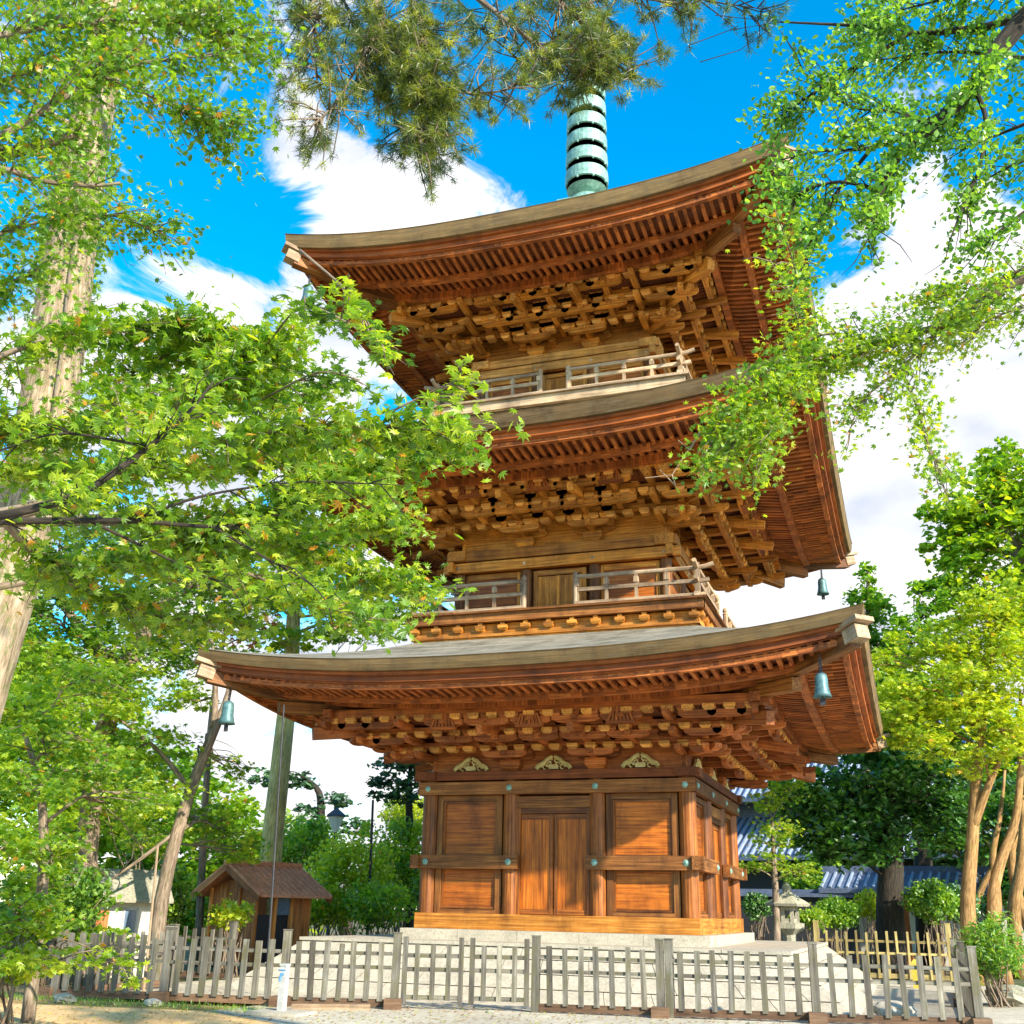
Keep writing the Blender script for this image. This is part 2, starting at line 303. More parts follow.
# ------------------------------------------------------------------ stone platform
def platform():
    root=empty('stone_platform',(0,0,0),'broad pale stone platform with sloping sides carrying the pagoda','platform')
    zt=.98; T=[(-5.1,-4.3),(4.9,-4.3),(4.9,5),(-5.1,5)]; B=[(-6.3,-5.45),(6.15,-5.45),(6.15,6.2),(-6.3,6.2)]
    rows=4
    mb=MB()
    for k in range(4):
        t0,t1=np.array(T[k]),np.array(T[(k+1)%4]); b0,b1=np.array(B[k]),np.array(B[(k+1)%4])
        for r in range(rows):
            f0,f1=r/rows,(r+1)/rows; 
            p00=b0+(t0-b0)*f0;p10=b1+(t1-b1)*f0;p01=b0+(t0-b0)*f1;p11=b1+(t1-b1)*f1
            n=11; cuts=[0]+[(i+(.5 if r%2 else 0)+random.uniform(-.15,.15))/n for i in range(1,n)]+[1]
            nrm=np.array([(b1-b0)[1],-(b1-b0)[0]]);nrm=nrm/np.linalg.norm(nrm)
            g=.008
            for c0,c1 in zip(cuts[:-1],cuts[1:]):
                dn=random.uniform(0,.012)
                a=p00+(p10-p00)*c0;b=p00+(p10-p00)*c1;c=p01+(p11-p01)*c1;d=p01+(p11-p01)*c0
                ll=(b-a)/np.linalg.norm(b-a)*g
                V=[]
                for off in (-.12,dn):
                    for q,z,s_ in ((a,zt*f0+g,1),(b,zt*f0+g,-1),(c,zt*f1-g,-1),(d,zt*f1-g,1)):
                        V.append([*(q+ll*s_+nrm*off),z-.004])
                mb.hexa(V)
    mb.build('stone_course',M['stone'],root)
    core=MB(); core.hexa([[x*.96,y*.96,-.05] for x,y in B]+[[x*.96,y*.96,zt-.06] for x,y in T]); core.build('core',M['lstone'],root)
    top=MB(); xs=np.linspace(-5.2,5.0,9); ys=np.linspace(-4.4,5.1,8)
    for i in range(8):
        for j in range(7): top.box(xs[i]+.006,xs[i+1]-.006,ys[j]+.006,ys[j+1]-.006,zt-.03,zt+.03+random.uniform(0,.006))
    top.build('paving_slab',M['stone'],root)
    pl=MB()
    for k in range(4):
        n=5; e=np.linspace(-3.35,3.35,n+1)
        Tk=rotT(k)
        for i in range(n): pl.box(e[i]+.005,e[i+1]-.005,-3.35,-2.8,zt+.02,1.225,Tk) if k%2==0 else pl.box(max(e[i],-2.79)+.005,min(e[i+1],2.79)-.005,-3.35,-2.8,zt+.02,1.225,Tk)
    pl.build('plinth',M['stone'],root)
def rotT(k):
    c,s=[(1,0),(0,1),(-1,0),(0,-1)][k%4]
    R=np.array([[c,-s,0],[s,c,0],[0,0,1]],float)
    return lambda V:np.asarray(V,float)@R.T
platform()
# ------------------------------------------------------------------ pagoda
PG=empty('pagoda',(0,0,1.2),'three-storey timber pagoda with upturned shingled roofs and a green bronze spire','pagoda')
# all face-frame shapes: x along the face, y = -outward distance, z up; rotT(k) turns them to face k
def eave_c(u,lift): return lift*np.abs(u)**2.7
def roof(R,ze,lift,band,rt,H,wi,zin,name_lbl,step=.2):
    """R half width, ze mid top-of-edge height, wi wall half width, zin soffit height at wall"""
    us=np.linspace(-1,1,49)
    def ring(mb,prof,close=False):
        for k in range(4):
            T=rotT(k); G=[];GG=[]
            for j,(ins,dz) in enumerate(prof):
                r=R-ins; P=np.stack([us*r,np.full_like(us,-r),ze+eave_c(us,lift)*(1 if ins<1.5 else .9)+dz],1); G.append(T(P)); GG.append(np.stack([us*r,np.full_like(us,ins+dz),np.full_like(us,dz*3)],1))
            mb.grid(np.array(G),np.array(GG),flip=True)
    # top surface
    mb=MB(); vs_=np.linspace(0,1,15)
    for k in range(4):
        T=rotT(k);G=[];GG=[]
        for v in vs_:
            r=R-(R-rt)*v; g=.62*v+.38*v*v
            P=np.stack([us*r,np.full_like(us,-r),ze+H*g+eave_c(us,lift)*(1-v)**1.6],1);G.append(T(P));GG.append(np.stack([us*r,np.full_like(us,v*(R-rt)*1.1),np.full_like(us,0)],1))
        mb.grid(np.array(G),np.array(GG),flip=False)
    rf=mb.build('roof',M['shingle'],PG,smooth=True); 
    if name_lbl: tag(rf,name_lbl)
    mb=MB(); ring(mb,[(0,.0),(.02,-.03),(.03,-band*.5),(.07,-band),(.30,-band-.015)]); mb.build('eave_edge',M['edge'],rf,smooth=False)
    # slim moulding + fascia boards
    b=band
    mb=MB(); ring(mb,[(.16,-b),(.16,-b-.07),(.30,-b-.075)]); ring(mb,[(.24,-b-.07),(.245,-b-.20),(.33,-b-.205)]); ring(mb,[(.31,-b-.19),(.315,-b-.235),(.6,-b-.235)]); mb.build('fascia',M['fascia'],rf)
    # soffit & rafters
    zf=ze-b-.235           # underside of fascia at r=R-.33
    r1=R-1.30              # kioi
    zk=zf-.06
    r_in=wi-.05
    def zso(a,o,lvl=0):
        u=np.clip(a/np.maximum(o,.1),-1,1); w=np.clip((o-wi)/(R-wi),0,1)**1.15
        base=np.where(o>r1,zf+(zk-zf)*(R-.33-o)/(R-.33-r1),zk-.03+(zin-(zk-.03))*((r1-o)/(r1-wi)))
        return base+eave_c(u,lift)*w
    mb=MB()
    os_=np.array([R-.30,R-.8,r1+.001,r1-.001,(r1+wi)/2+.6,(r1+wi)/2,wi+.3,r_in])
    for k in range(4):
        T=rotT(k);G=[]
        for o in os_:
            a=us*o; G.append(T(np.stack([a,np.full_like(a,-o),zso(a,np.full_like(a,o))+.05],1)))
        mb.grid(np.array(G),flip=True)
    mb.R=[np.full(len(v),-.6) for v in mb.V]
    ra=rb=mb; is_b=False
    n=int(2*(R-.35)/step)
    for k in range(4):
        T=rotT(k)
        for i in range(n+1):
            a=-(R-.4)+i*(2*(R-.4)/n)
            for (q_,mbx,oa,ob,dz,w,h) in ((3,ra,R-.36,r1-.12,0,.085,.095),(4,rb,r1+.10,r_in,-.03,.09,.105)):
                lo=max(ob,abs(a)+.06)
                if lo>=oa-.05: continue
                nseg=q_
                oo=np.linspace(oa,lo,nseg+1)
                for s_ in range(nseg):
                    p0=np.array([a,-oo[s_],zso(a,oo[s_])+dz-.01]);p1=np.array([a,-oo[s_+1],zso(a,oo[s_+1])+dz-.01])
                    P=T(np.array([p0,p1])); mbx.bar(P[0],P[1],w,h)
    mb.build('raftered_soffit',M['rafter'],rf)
    # kioi strip and purlins as curved swept bars
    for o,w,h,dz in ((r1,.16,.15,-.05),((R-.42),.12,.10,-.04),(wi+(r1-wi)*.70,.17,.20,-.16)):
        mb=MB()
        for k in range(4):
            T=rotT(k);a=us*(o+w/2)
            for i in range(len(us)-1):
                P=T(np.array([[us[i]*o,-o,zso(us[i]*o,o)+dz],[us[i+1]*o,-o,zso(us[i+1]*o,o)+dz]])); mb.bar(P[0],P[1],w,h)
        mb.build('eave_purlin',M['rafter'],rf)
    # corner beams
    for k in range(4):
        T=rotT(k);mb=MB();
        oo=np.linspace(wi,R-.22,7)
        pts=T(np.stack([oo,-oo,zso(oo,oo)-.10],1))
        for i in range(6): mb.bar(pts[i],pts[i+1],.24,.26)
        cb=mb.build('corner_beam',M['beam'],rf)
        mb=MB(); d=pts[-1]-pts[-2];d/=np.linalg.norm(d)
        mb.bar(pts[-1]-d*.12+np.array([0,0,.06]),pts[-1]+d*.22+np.array([0,0,.09]),.30,.26); mb.bar(pts[-1]-d*.3+np.array([0,0,.24]),pts[-1]+d*.3+np.array([0,0,.30]),.42,.09); mb.build('beam_end_cap',M['rail'],cb)
        # second lower corner beam
        mb=MB(); q=T(np.array([[wi+.1,-(wi+.1),zin-.45],[r1-.05,-(r1-.05),zso(r1,r1)-.36]])); mb.bar(q[0],q[1],.22,.24); mb.build('lower_corner_beam',M['beam'],rf)
    return rf,zso
def hijiki(mb,T,c,dirv,L,w,h):
    """bow-shaped bracket arm: straight top, ends cut up at the bottom. c = centre bottom point (face frame)"""
    c=np.array(c,float);d=np.array(dirv,float);d/=np.linalg.norm(d);s=np.cross(d,[0,0,1])
    prof=[(-L,h),(L,h),(L,h*.45),(L*.8,h*.1),(L*.55,0),(-L*.55,0),(-L*.8,h*.1),(-L,h*.45)]
    V=[];G=[]
    for sg in (-1,1):
        for a,z in prof:
            V.append(c+d*a+s*sg*w/2+np.array([0,0,z]));G.append([a,z,sg*w/2])
    n=len(prof);i=np.arange(n)
    q=np.stack([i,(i+1)%n,(i+1)%n+n,i+n],-1)
    mb.add(T(np.array(V)),[i[None],(i+n)[::-1][None],q],np.array(G))
def masu(mb,T,x,y,z,r=.115,h=.15):
    mb.frus(x,y,z,z+h*.4,r*.68,r,T); mb.box(x-r,x+r,y-r,y+r,z+h*.4,z+h,T)
def bracket_set(k,a,w,z0,Z,reach,spread=.40,corner=False,full=True,mat='bracket'):
    """three-stepped bracket cluster in face k at offset a along the wall"""
    T=rotT(k); mb=MB(); n=3; hd=.24; h=(Z-hd)/n; st=reach/n
    if full: mb.frus(a,-w,z0,z0+hd*.45,.15,.23,T); mb.box(a-.23,a+.23,-w-.23,-w+.23,z0+hd*.45,z0+hd,T)
    ah=h*.55
    for t in range(1,n+1):
        zt=z0+hd+(t-1)*h
        if full or t>1:
            L=(t*st+.12)/2+.1
            hijiki(mb,T,(a,-(w+t*st+.12)/2-w/2+.1,zt),(0,1,0),L,.13,ah)
        # wall-plane arm
        sp=spread*(1+.22*(t-1))
        if full: 
            hijiki(mb,T,(a,-w,zt),(1,0,0),sp+.12,.13,ah)
            for dx in (-sp,0,sp): masu(mb,T,a+dx,-w,zt+ah,.10,h-ah)
        # arm parallel to the wall at each step out
        for j in range(1,t+1):
            o=w+j*st
            if j==t or j==t-1:
                s2=spread*(1 if j==t else 1.25)
                if full or t>1:
                    hijiki(mb,T,(a,-o,zt+.001*j),(1,0,0),s2+.10,.125,ah) if t<n or True else None
                    for dx in (-s2,0,s2): masu(mb,T,a+dx,-o,zt+ah,.105,h-ah)
    # tail rafter
    if full:
        P=T(np.array([[a,-w+.2,z0+Z-.02],[a,-(w+reach+.42),z0+Z-.42]])); mb.bar(P[0],P[1],.14,.19)
    return mb.build('bracket_set',M[mat],PG)
def corner_bracket(k,w,z0,Z,reach,mat='bracket'):
    T=rotT(k); mb=MB(); n=3; hd=.24; h=(Z-hd)/n; st=reach/n; ah=h*.55; r2=math.sqrt(2)
    for t in range(1,n+1):
        zt=z0+hd+(t-1)*h; o=w+t*st
        L=(t*st*r2+.25)/2+.1
        c=w+(t*st+.18)/2
        hijiki(mb,T,(c,-c,zt+.003),(1,-1,0),L,.17,ah)
        masu(mb,T,o,-o,zt+ah,.14,h-ah)
        for (dx,dy) in ((1,0),(0,1)):
            # arms running past the corner on each side
            hijiki(mb,T,(o-.05 if dx else w,-(w if dx else o-.05),zt+.002),(dx,dy,0),.42,.13,ah)
            for j in range(1,t+1):
                oj=w+j*st
                hijiki(mb,T,(oj,-(o),zt+.004) if dx else (o,-oj,zt+.005),(dx,dy,0),.38,.125,ah)
                masu(mb,T,oj-(.30 if dx else 0),-(o)+(.30 if dy else 0),zt+ah,.105,h-ah) if dx else masu(mb,T,o,-oj+.30,zt+ah,.105,h-ah)
    P=T(np.array([[w-.1,-(w-.1),z0+Z+.05],[w+reach+.28,-(w+reach+.28),z0+Z-.36]])); mb.bar(P[0],P[1],.20,.26)
    P=T(np.array([[w+reach,-(w+reach),z0+Z-.36],[w+reach,-(w+reach),z0+Z-.02]])); mb.bar(P[0],P[1],.2,.2,up=(1,0,0))
    return mb.build('corner_bracket_set',M[mat],PG)
def bracket_zone(w,z0,Z,reach,cols,mids,mat='bracket'):
    n=3;hd=.24;h=(Z-hd)/n;st=reach/n
    mb=MB(); lat=MB()
    for k in range(4):
        T=rotT(k)
        for t in range(0,n+1):
            o=w+t*st; zt=z0+hd+max(t,1)*h-.02 if t else z0+hd+3*h-.02
            if t<n: 
                mb.box(-(o+.35),o+.35,-o-.06,-o+.06,zt+.002*k,zt+h*.42+.002*k,T)
            else: mb.box(-(o+.26),o+.26,-o-.10,-o+.10,z0+Z-.02+.003*k,z0+Z+.17+.003*k,T)
        for t in range(1,n+1):
            o=w+t*st; zt=z0+hd+(t-1)*h; m_=int(2*(o-.1)/.40)
            for i in range(m_+1): BLOCKS.append((k!=0,-t,k,-(o-.1)+i*2*(o-.1)/m_,-o-.012,zt+h*.52,.118,h*.47))
        for t in range(1,3):
            o=w+t*st; mb.box(-(o+.3),o+.3,-o-.055,-o+.055,z0+hd+(t+1)*h-.02-.003*k,z0+hd+(t+1)*h+h*.30-.003*k,T)
        # coved lattice ceiling between the second and third step
        o0,o1=w+.1,w+2*st; za,zb=z0+Z-.06,z0+Z-.16
        P=T(np.array([[-o1,-o1,zb],[o1,-o1,zb],[o0,-o0,za],[-o0,-o0,za]])); lat.add(P,[np.array([[0,1,2,3]])])
        P=T(np.array([[-(w+reach),-(w+reach),z0+Z-.02],[w+reach,-(w+reach),z0+Z-.02],[o1,-o1,z0+Z-.12],[-o1,-o1,z0+Z-.12]])); lat.add(P,[np.array([[0,1,2,3]])])
        m=int((w+reach)*2/.14)
        for i in range(m):
            a=-(w+reach)+.07+i*.14; lo=max(w,abs(a)+.02)
            if lo<w+reach-.1:
                P=T(np.array([[a,-(w+reach),z0+Z-.05],[a,-lo,z0+Z-.10]])); lat.bar(P[0],P[1],.04,.05)
        # dark wall infill boards
        mb2=mb; mb2.box(-w,w,-w+.01,-w+.09,z0+.02,z0+Z+.3,T)
    mb.build('tie_beam',M[mat],PG); lat.build('lattice_ceiling',M['board'],PG)
    for k in range(4):
        for c in cols: bracket_set(k,c,w,z0,Z,reach,mat=mat)
        for c in mids: bracket_set(k,c,w,z0,Z,reach,spread=.34,full=False,mat=mat)
        corner_bracket(k,w,z0,Z,reach,mat)
def fan_strut(k,a,o,z,s,mat):
    """splayed carved strut above the brackets"""
    T=rotT(k);mb=MB()
    for i in range(7):
        f=(i-3)/3; P=T(np.array([[a+f*.30*s,-o,z],[a+f*.20*s,-o-.02,z+(.36-.10*abs(f)**2)*s]])); mb.bar(P[0],P[1],.055*s,.10,up=(T(np.array([[0,1,0]]))[0]))
    mb.box(a-.36*s,a+.36*s,-o-.05,-o+.05,z-.06,z,T)
    return mb.build('fan_strut',M[mat],PG)
def frog_leg(k,a,o,z):
    T=rotT(k);mb=MB()
    for sg in (-1,1):
        pts=[(sg*.40,0),(sg*.34,.07),(sg*.22,.13),(sg*.13,.22),(sg*.02,.27)]
        mb.tube(T(np.array([[a+x,-o,z+y+.03] for x,y in pts])),[.05,.055,.05,.045,.04],6)
        for (x,y,r) in ((.20,.05,.045),(.10,.10,.05),(.06,.19,.035),(.27,.08,.03)):
            ang=np.linspace(0,5.2,9); mb.tube(T(np.array([[a+sg*x+r*math.cos(t),-o-.01,z+y+.02+r*math.sin(t)] for t in ang])),.017,5)
    mb.box(a-.11,a+.11,-o-.03,-o+.03,z+.02,z+.12,T)
    return mb.build('carved_frog_leg_strut',M['gold'],PG)
def storey(zb,zt,w,cols,door_hw,frame_mat,first=False):
    """body: core, pillars, tie rails, panels, doors"""
    c=MB()
    c.box(-w+.10,w-.10,-w+.10,w-.10,zb,zt); wall=c.build('wall',M['board'],PG)
    pr=.185 if first else .14
    done=set()
    for k in range(4):
        T=rotT(k)
        for a in cols:
            if a==max(cols): continue
            p=T(np.array([[a,-w,0]]))[0]
            mb=MB(); mb.lathe((p[0],p[1],0),[(pr,zb),(pr*1.0,zb+.3),(pr*.98,zt)],16); mb.build('pillar',M['wall'] if first else M['beam'],PG,smooth=False)
    oo=w+.10
    for k in range(4):
        T=rotT(k); e=.004*k
        def rail(z0,z1,a0,a1,d=.07,o=oo,mat='beam',nm='tie_rail'):
            mb=MB(); mb.box(a0,a1,-o-d,-o+d*.6,z0,z1,T); return mb.build(nm,M[mat],PG)
        bays=list(zip(cols[:-1],cols[1:]))
        if first:
            rail(4.03,4.30,-w-.22-e,w+.22+e,.085,oo+.05)        # upper nageshi
            for s in (-1,1):
                a0,a1=sorted((s*(cols[2]-.22),s*(w+.34+e))); rail(2.46,2.74,a0,a1,.10,oo+.07)
            rail(3.74,3.98,cols[1]+.12,cols[2]-.12,.04,oo-.03,'beam','lintel')
            mb=MB(); mb.box(-w-.32-e,w+.32+e,-w-.26,-w+.2,4.34+e,4.52+e,T); mb.build('head_plate',M['board'],PG)
            for (a0,a1) in (bays[0],bays[2]):
                ia,ib=a0+.2,a1-.2
                fm=MB()
                for x0,x1,z0,z1 in ((ia,ia+.13,zb,4.02),(ib-.13,ib,zb,4.02),(ia+.13,ib-.13,3.90,4.02),(ia+.13,ib-.13,zb,zb+.10)):
                    fm.box(x0,x1,-w-.07,-w+.1,z0,z1,T)
                fm.build('panel_frame',M['beam'],PG)
                for z0,z1 in ((zb+.14,2.45),(2.75,3.86)):
                    mb=MB(); n=1
                    mb.box(ia+.17,ib-.17,-w+.005,-w+.09,z0,z1,T)
                    pn=mb.build('panel',M['panel'],PG)
                    mb=MB()
                    for x0,x1,za,zc in ((ia+.131,ia+.18,z0-.03,z1+.03),(ib-.18,ib-.131,z0-.03,z1+.03),(ia+.18,ib-.18,z1-.02,z1+.03),(ia+.18,ib-.18,z0-.03,z0+.02)): mb.box(x0,x1,-w-.035,-w+.08,za,zc,T)
                    mb.build('panel_bead',M['wall'],pn)
            # door
            fm=MB()
            for x0,x1,z0,z1 in ((-.86,-.75,zb,3.73),(.75,.86,zb,3.73),(-.75,.75,3.62,3.73)): fm.box(x0,x1,-w-.09,-w+.1,z0,z1,T)
            fm.build('door_frame',M['wall'],PG)
            for s in (-1,1):
                a0,a1=sorted((s*.008,s*.745)); mb=MB(); nb=3
                for i in range(nb):
                    x0=a0+(a1-a0)*i/nb;x1=a0+(a1-a0)*(i+1)/nb; mb.box(x0+.002,x1-.002,-w-.02,-w+.09,zb+.02,3.61,T)
                dl=mb.build('door_leaf',M['panel'],PG)
                mb=MB(); xm=a0+.05 if s>0 else a1-.05
                mb.box(xm-.035,xm+.035,-w-.05,-w-.02,zb+.02,3.61,T); mb.box(min(a0,a1)+.0,a1,-w-.045,-w-.02,3.50,3.60,T); mb.box(a0,a1,-w-.045,-w-.02,zb+.03,zb+.13,T); mb.build('door_batten',M['wall'],dl)
            # narrow boards beside door
            for s in (-1,1):
                a0,a1=sorted((s*.86,s*(cols[2]-.12)));mb=MB(); mb.box(a0,a1,-w-.03,-w+.1,zb,3.98,T); mb.build('jamb_board',M['wall'],PG)
            for a in cols[1:3]:
                for z in (4.165,):
                    mb=MB(); nail(mb,T,a,oo+.145,z,.085); mb.build('nail_cover',M['verd'],PG)
            for a in (cols[0],cols[3]):
                mb=MB(); nail(mb,T,a,oo+.145,4.165,.08); mb.build('nail_cover',M['verd'],PG)
            for s in (-1,1):
                for aa in (cols[2]-.02,w-.02):
                    mb=MB(); nail(mb,T,s*aa,oo+.18,2.60,.085); mb.build('nail_cover',M['verd'],PG)
        else:
            H=zt-zb
            rail(zb+H*.70,zb+H*.84,-w-.38-e,w+.38+e,.09,oo+.03,frame_mat)
            mb=MB(); mb.box(-w-.30-e,w+.30+e,-w-.24,-w+.2,zb+H*.86+e,zt+e,T); mb.build('head_plate',M[frame_mat],PG)
            rail(zb,zb+.16,-w-.15-e,w+.15+e,.07,oo)
            for (a0,a1) in (bays[0],bays[2]):
                ia,ib=a0+.15,a1-.15; mb=MB(); mb.box(ia+.06,ib-.06,-w+.01,-w+.09,zb+.2,zb+H*.68,T); pn=mb.build('panel',M['panel'],PG)
                mb=MB()
                for x0,x1,za,zc in ((ia,ia+.08,zb+.15,zb+H*.69),(ib-.08,ib,zb+.15,zb+H*.69),(ia+.08,ib-.08,zb+H*.61,zb+H*.69),(ia+.08,ib-.08,zb+.15,zb+.25)): mb.box(x0,x1,-w-.03,-w+.08,za,zc,T)
                mb.build('panel_bead',M['bracket'],pn)
            fm=MB(); d=door_hw
            for x0,x1,z0,z1 in ((-d-.1,-d,zb,zb+H*.67),(d,d+.1,zb,zb+H*.67),(-d,d,zb+H*.60,zb+H*.67)): fm.box(x0,x1,-w-.06,-w+.1,z0,z1,T)
            fm.build('door_frame',M['bracket'],PG)
            for s in (-1,1):
                a0,a1=sorted((s*.006,s*(d-.005))); mb=MB(); mb.box(a0,a1,-w-.02,-w+.09,zb+.02,zb+H*.59,T); mb.box(a0,a0+.07,-w-.04,-w-.02,zb+.02,zb+H*.59,T); mb.box(a1-.07,a1,-w-.04,-w-.02,zb+.02,zb+H*.59,T); mb.build('door_leaf',M['bracket'],PG)
            for a in (cols[0],cols[1],cols[2],cols[3]):
                mb=MB(); nail(mb,T,a,oo+.12,zb+H*.77,.06); mb.build('nail_cover',M['pale'],PG)
def nail(mb,T,a,o,z,r):
    n=6; ang=np.arange(n)/n*2*math.pi
    V=[[a+r*math.cos(t),-o+.03,z+r*math.sin(t)] for t in ang]+[[a+r*.8*math.cos(t),-o-.0,z+r*.8*math.sin(t)] for t in ang]+[[a,-o-.03,z]]
    i=np.arange(n); mb.add(T(np.array(V)),[np.stack([i,(i+1)%n,(i+1)%n+n,i+n],-1),np.stack([i+n,(i+1)%n+n,np.full(n,2*n)],-1)])
def balcony(b,zs0,zs1,zbase,rb,railH,rmat,fmat,blocks=True,fl2=None,gap=.62):
    # base box and corbels
    mb=MB()
    for k in range(4):
        T=rotT(k); e=.003*k
        xl=rb if k%2==0 else rb-.121; mb.box(-xl,xl,-rb,-rb+.12,zbase-.45,zs0-.30,T); mb.box(-xl+.05,xl-.05,-rb+.03,-rb+.12,zs0-.31,zs0-.004,T)
        n=5
        for i in range(n+1):
            a=-rb+.1+i*(2*rb-.2)/n; mb.box(a-.06,a+.06,-rb-.02,-rb+.04,zbase-.4,zs0-.31,T)
        mb.box(-rb-.05-e,rb+.05+e,-rb-.06,-rb+.1,zs0-.32,zs0-.20,T)
        if blocks:
            n=int(2*rb/.55)
            for i in range(n+1):
                a=-rb+.05+i*(2*rb-.1)/n; masu(mb,T,a,-rb-.04,zs0-.20,.11,.12); mb.box(a-.05,a+.05,-b+.05,-rb+.1,zs0-.085,zs0-.01,T)
    fl=mb.build('balcony_base',M[fmat],PG)
    mb=MB()
    for k in range(4):
        T=rotT(k); e=.003*k
        mb.box(-b-e,b+e,-b,-b+.14,zs0+e,zs1-.05+e,T); mb.box(-b-.08-e,b+.08+e,-b-.08,-b+1.3,zs1-.05+e,zs1+e,T)
    mb.build('balcony_floor',M[fl2 or rmat],fl)
    # railing on each side
    for k in range(4):
        T=rotT(k); ro=b-.14; mb=MB(); z=zs1
        for s in (-1,1):
            x0=s*gap; x1=s*(ro+.36)
            def seg(za,w_,h_,ext,lift=0,rnd=False):
                xe=s*(ro+ext); P=[[x0,-ro,z+za],[s*(ro),-ro,z+za]]
                pts=[[x0,-ro,z+za],[s*ro,-ro,z+za],[s*(ro+ext*.5),-ro,z+za+lift*.3],[xe,-ro,z+za+lift]]
                if rnd: mb.tube(T(np.array(pts)),w_/2,8)
                else:
                    Q=T(np.array(pts))
                    for i in range(3): mb.bar(Q[i],Q[i+1],w_,h_)
            seg(.05+.003*k,.12,.11,.16); seg(railH*.52+.003*k,.08,.085,.26,.02); seg(railH-.05+.003*k,.105,.105,.36,.07,True)
            np_=4
            for i in range(np_):
                a=s*(gap+.04+(ro-gap-.04)*i/(np_-.0001)) 
                q=T(np.array([[a,-ro,z],[a,-ro,z+railH-.08]])); mb.bar(q[0],q[1],.07,.07,up=(1,0,0))
                q=T(np.array([[a,-ro,z+railH*.62],[a,-ro,z+railH*.80]])); mb.bar(q[0],q[1],.12,.10,up=(1,0,0))
            # giboshi-like terminal post at the gap
            p=T(np.array([[x0,-ro,z]]))[0]; mb.lathe(p,[(.06,0),(.06,railH*.85),(.075,railH*.88),(.045,railH*.93),(.07,railH*1.0),(.05,railH*1.07),(.008,railH*1.14)],10)
        mb.build('railing',M[rmat],fl)
        mb=MB(); q=T(np.array([[ro,-ro,z],[ro,-ro,z+railH+.06]])); mb.bar(q[0],q[1],.11,.11,up=(1,0,0)); mb.build('corner_post',M[rmat],fl)
BLOCKS=[]
# storey 1
mb=MB()
for k in range(4):
    T=rotT(k); xl=3.12 if k%2==0 else 2.748; mb.box(-xl,xl,-3.12,-2.75,1.23,1.545,T)
mb.build('ground_sill',M['bracket'],PG)
storey(1.53,4.36,2.92,[-2.92,-.98,.98,2.92],.75,None,first=True)
bracket_zone(2.92,4.53,1.02,1.75,(-.98,.98),(-1.95,0,1.95),'rafter')
for k in range(4):
    for a in (-1.95,0,1.95):
        frog_leg(k,a,3.0,4.54); fan_strut(k,a,2.92+1.80,5.28,.85,'fascia')
roof(6.88,6.31,.50,.24,3.3,1.22,2.92,6.28,'lowest roof, its shingles pale and worn at the front')
# storey 2
balcony(3.54,7.86,8.11,7.45,3.36,.74,'rail','bracket',fl2='beam')
storey(8.10,9.86,2.55,[-2.55,-.85,.85,2.55],.55,'bracket')
bracket_zone(2.55,9.88,1.08,1.7,(-.85,.85),(-1.7,0,1.7))
for k in range(4):
    for a in (-1.7,0,1.7): fan_strut(k,a,2.55+1.75,10.72,.8,'fascia')
roof(6.5,11.66,.62,.33,3.05,1.30,2.55,11.55,None)
# storey 3
balcony(3.30,13.38,13.66,13.05,3.12,.66,'pale','pale',blocks=False,gap=.36)
storey(13.65,15.22,2.22,[-2.22,-.74,.74,2.22],.5,'block')
bracket_zone(2.22,15.24,1.08,1.65,(-.74,.74),(-1.48,0,1.48))
roof(6.23,17.0,.62,.36,.45,3.9,2.22,16.85,None)
BLOCKS.sort(key=lambda q:(q[0],q[5]>8,q[1]))
bk=MB()
for i,q in enumerate(BLOCKS):
    if i<100:
        mb=MB(); masu(mb,rotT(q[2]),*q[3:]); mb.build('bearing_block',M['block'],PG)
    else: masu(bk,rotT(q[2]),*q[3:])
tag(bk.build('bearing_block_mass',M['block'],PG),kind='stuff')
# spire
mb=MB()
mb.box(-.62,.62,-.62,.62,20.6,21.15); mb.box(-.72,.72,-.72,.72,21.15,21.27)
mb.lathe((0,0,0),[(.60,21.27),(.58,21.45),(.42,21.62),(.30,21.68),(.46,21.78),(.60,21.9),(.34,21.93)],24)
sp=mb.build('spire',M['verd'],PG)
mb=MB(); mb.lathe((0,0,0),[(.36,21.8),(.32,27.8),(.10,28),(.10,29.2),(.06,29.5)],14); mb.build('spire_pole',M['verd'],sp,smooth=True)
for i in range(9):
    z=22.12+i*.64; r=.64-.012*i
    mb=MB(); mb.lathe((0,0,0),[(r*.93,z-.05),(r,z-.03),(r+.015,z+.14),(r,z+.36),(r*.90,z+.38),(r*.88,z+.14),(r*.93,z-.05)],30)
    mb.lathe((0,0,0),[(.17,z),(.21,z+.12),(.17,z+.26)],14)
    for j in range(8):
        a=j*math.pi/4+.2; mb.bar((.15*math.cos(a),.15*math.sin(a),z+.12),(r*.93*math.cos(a),r*.93*math.sin(a),z+.12),.06,.10)
        b_=a+.39; mb.lathe((r*.97*math.cos(b_),r*.97*math.sin(b_),0),[(.028,z-.10),(.035,z-.04),(.015,z)],6)
    mb.build('spire_ring',M['verd'],sp)
mb=MB()
for j in range(4):
    a=j*math.pi/2
    mb.tube([(.1*math.cos(a),.1*math.sin(a),27.9),(.5*math.cos(a),.5*math.sin(a),28.2),(.42*math.cos(a),.42*math.sin(a),28.7),(.08*math.cos(a),.08*math.sin(a),29.0)],.04,6)
mb.lathe((0,0,0),[(.05,29.3),(.17,29.45),(.12,29.6),(.2,29.8),(.12,30.0),(.01,30.15)],14); mb.build('water_flame_finial',M['verd'],sp)
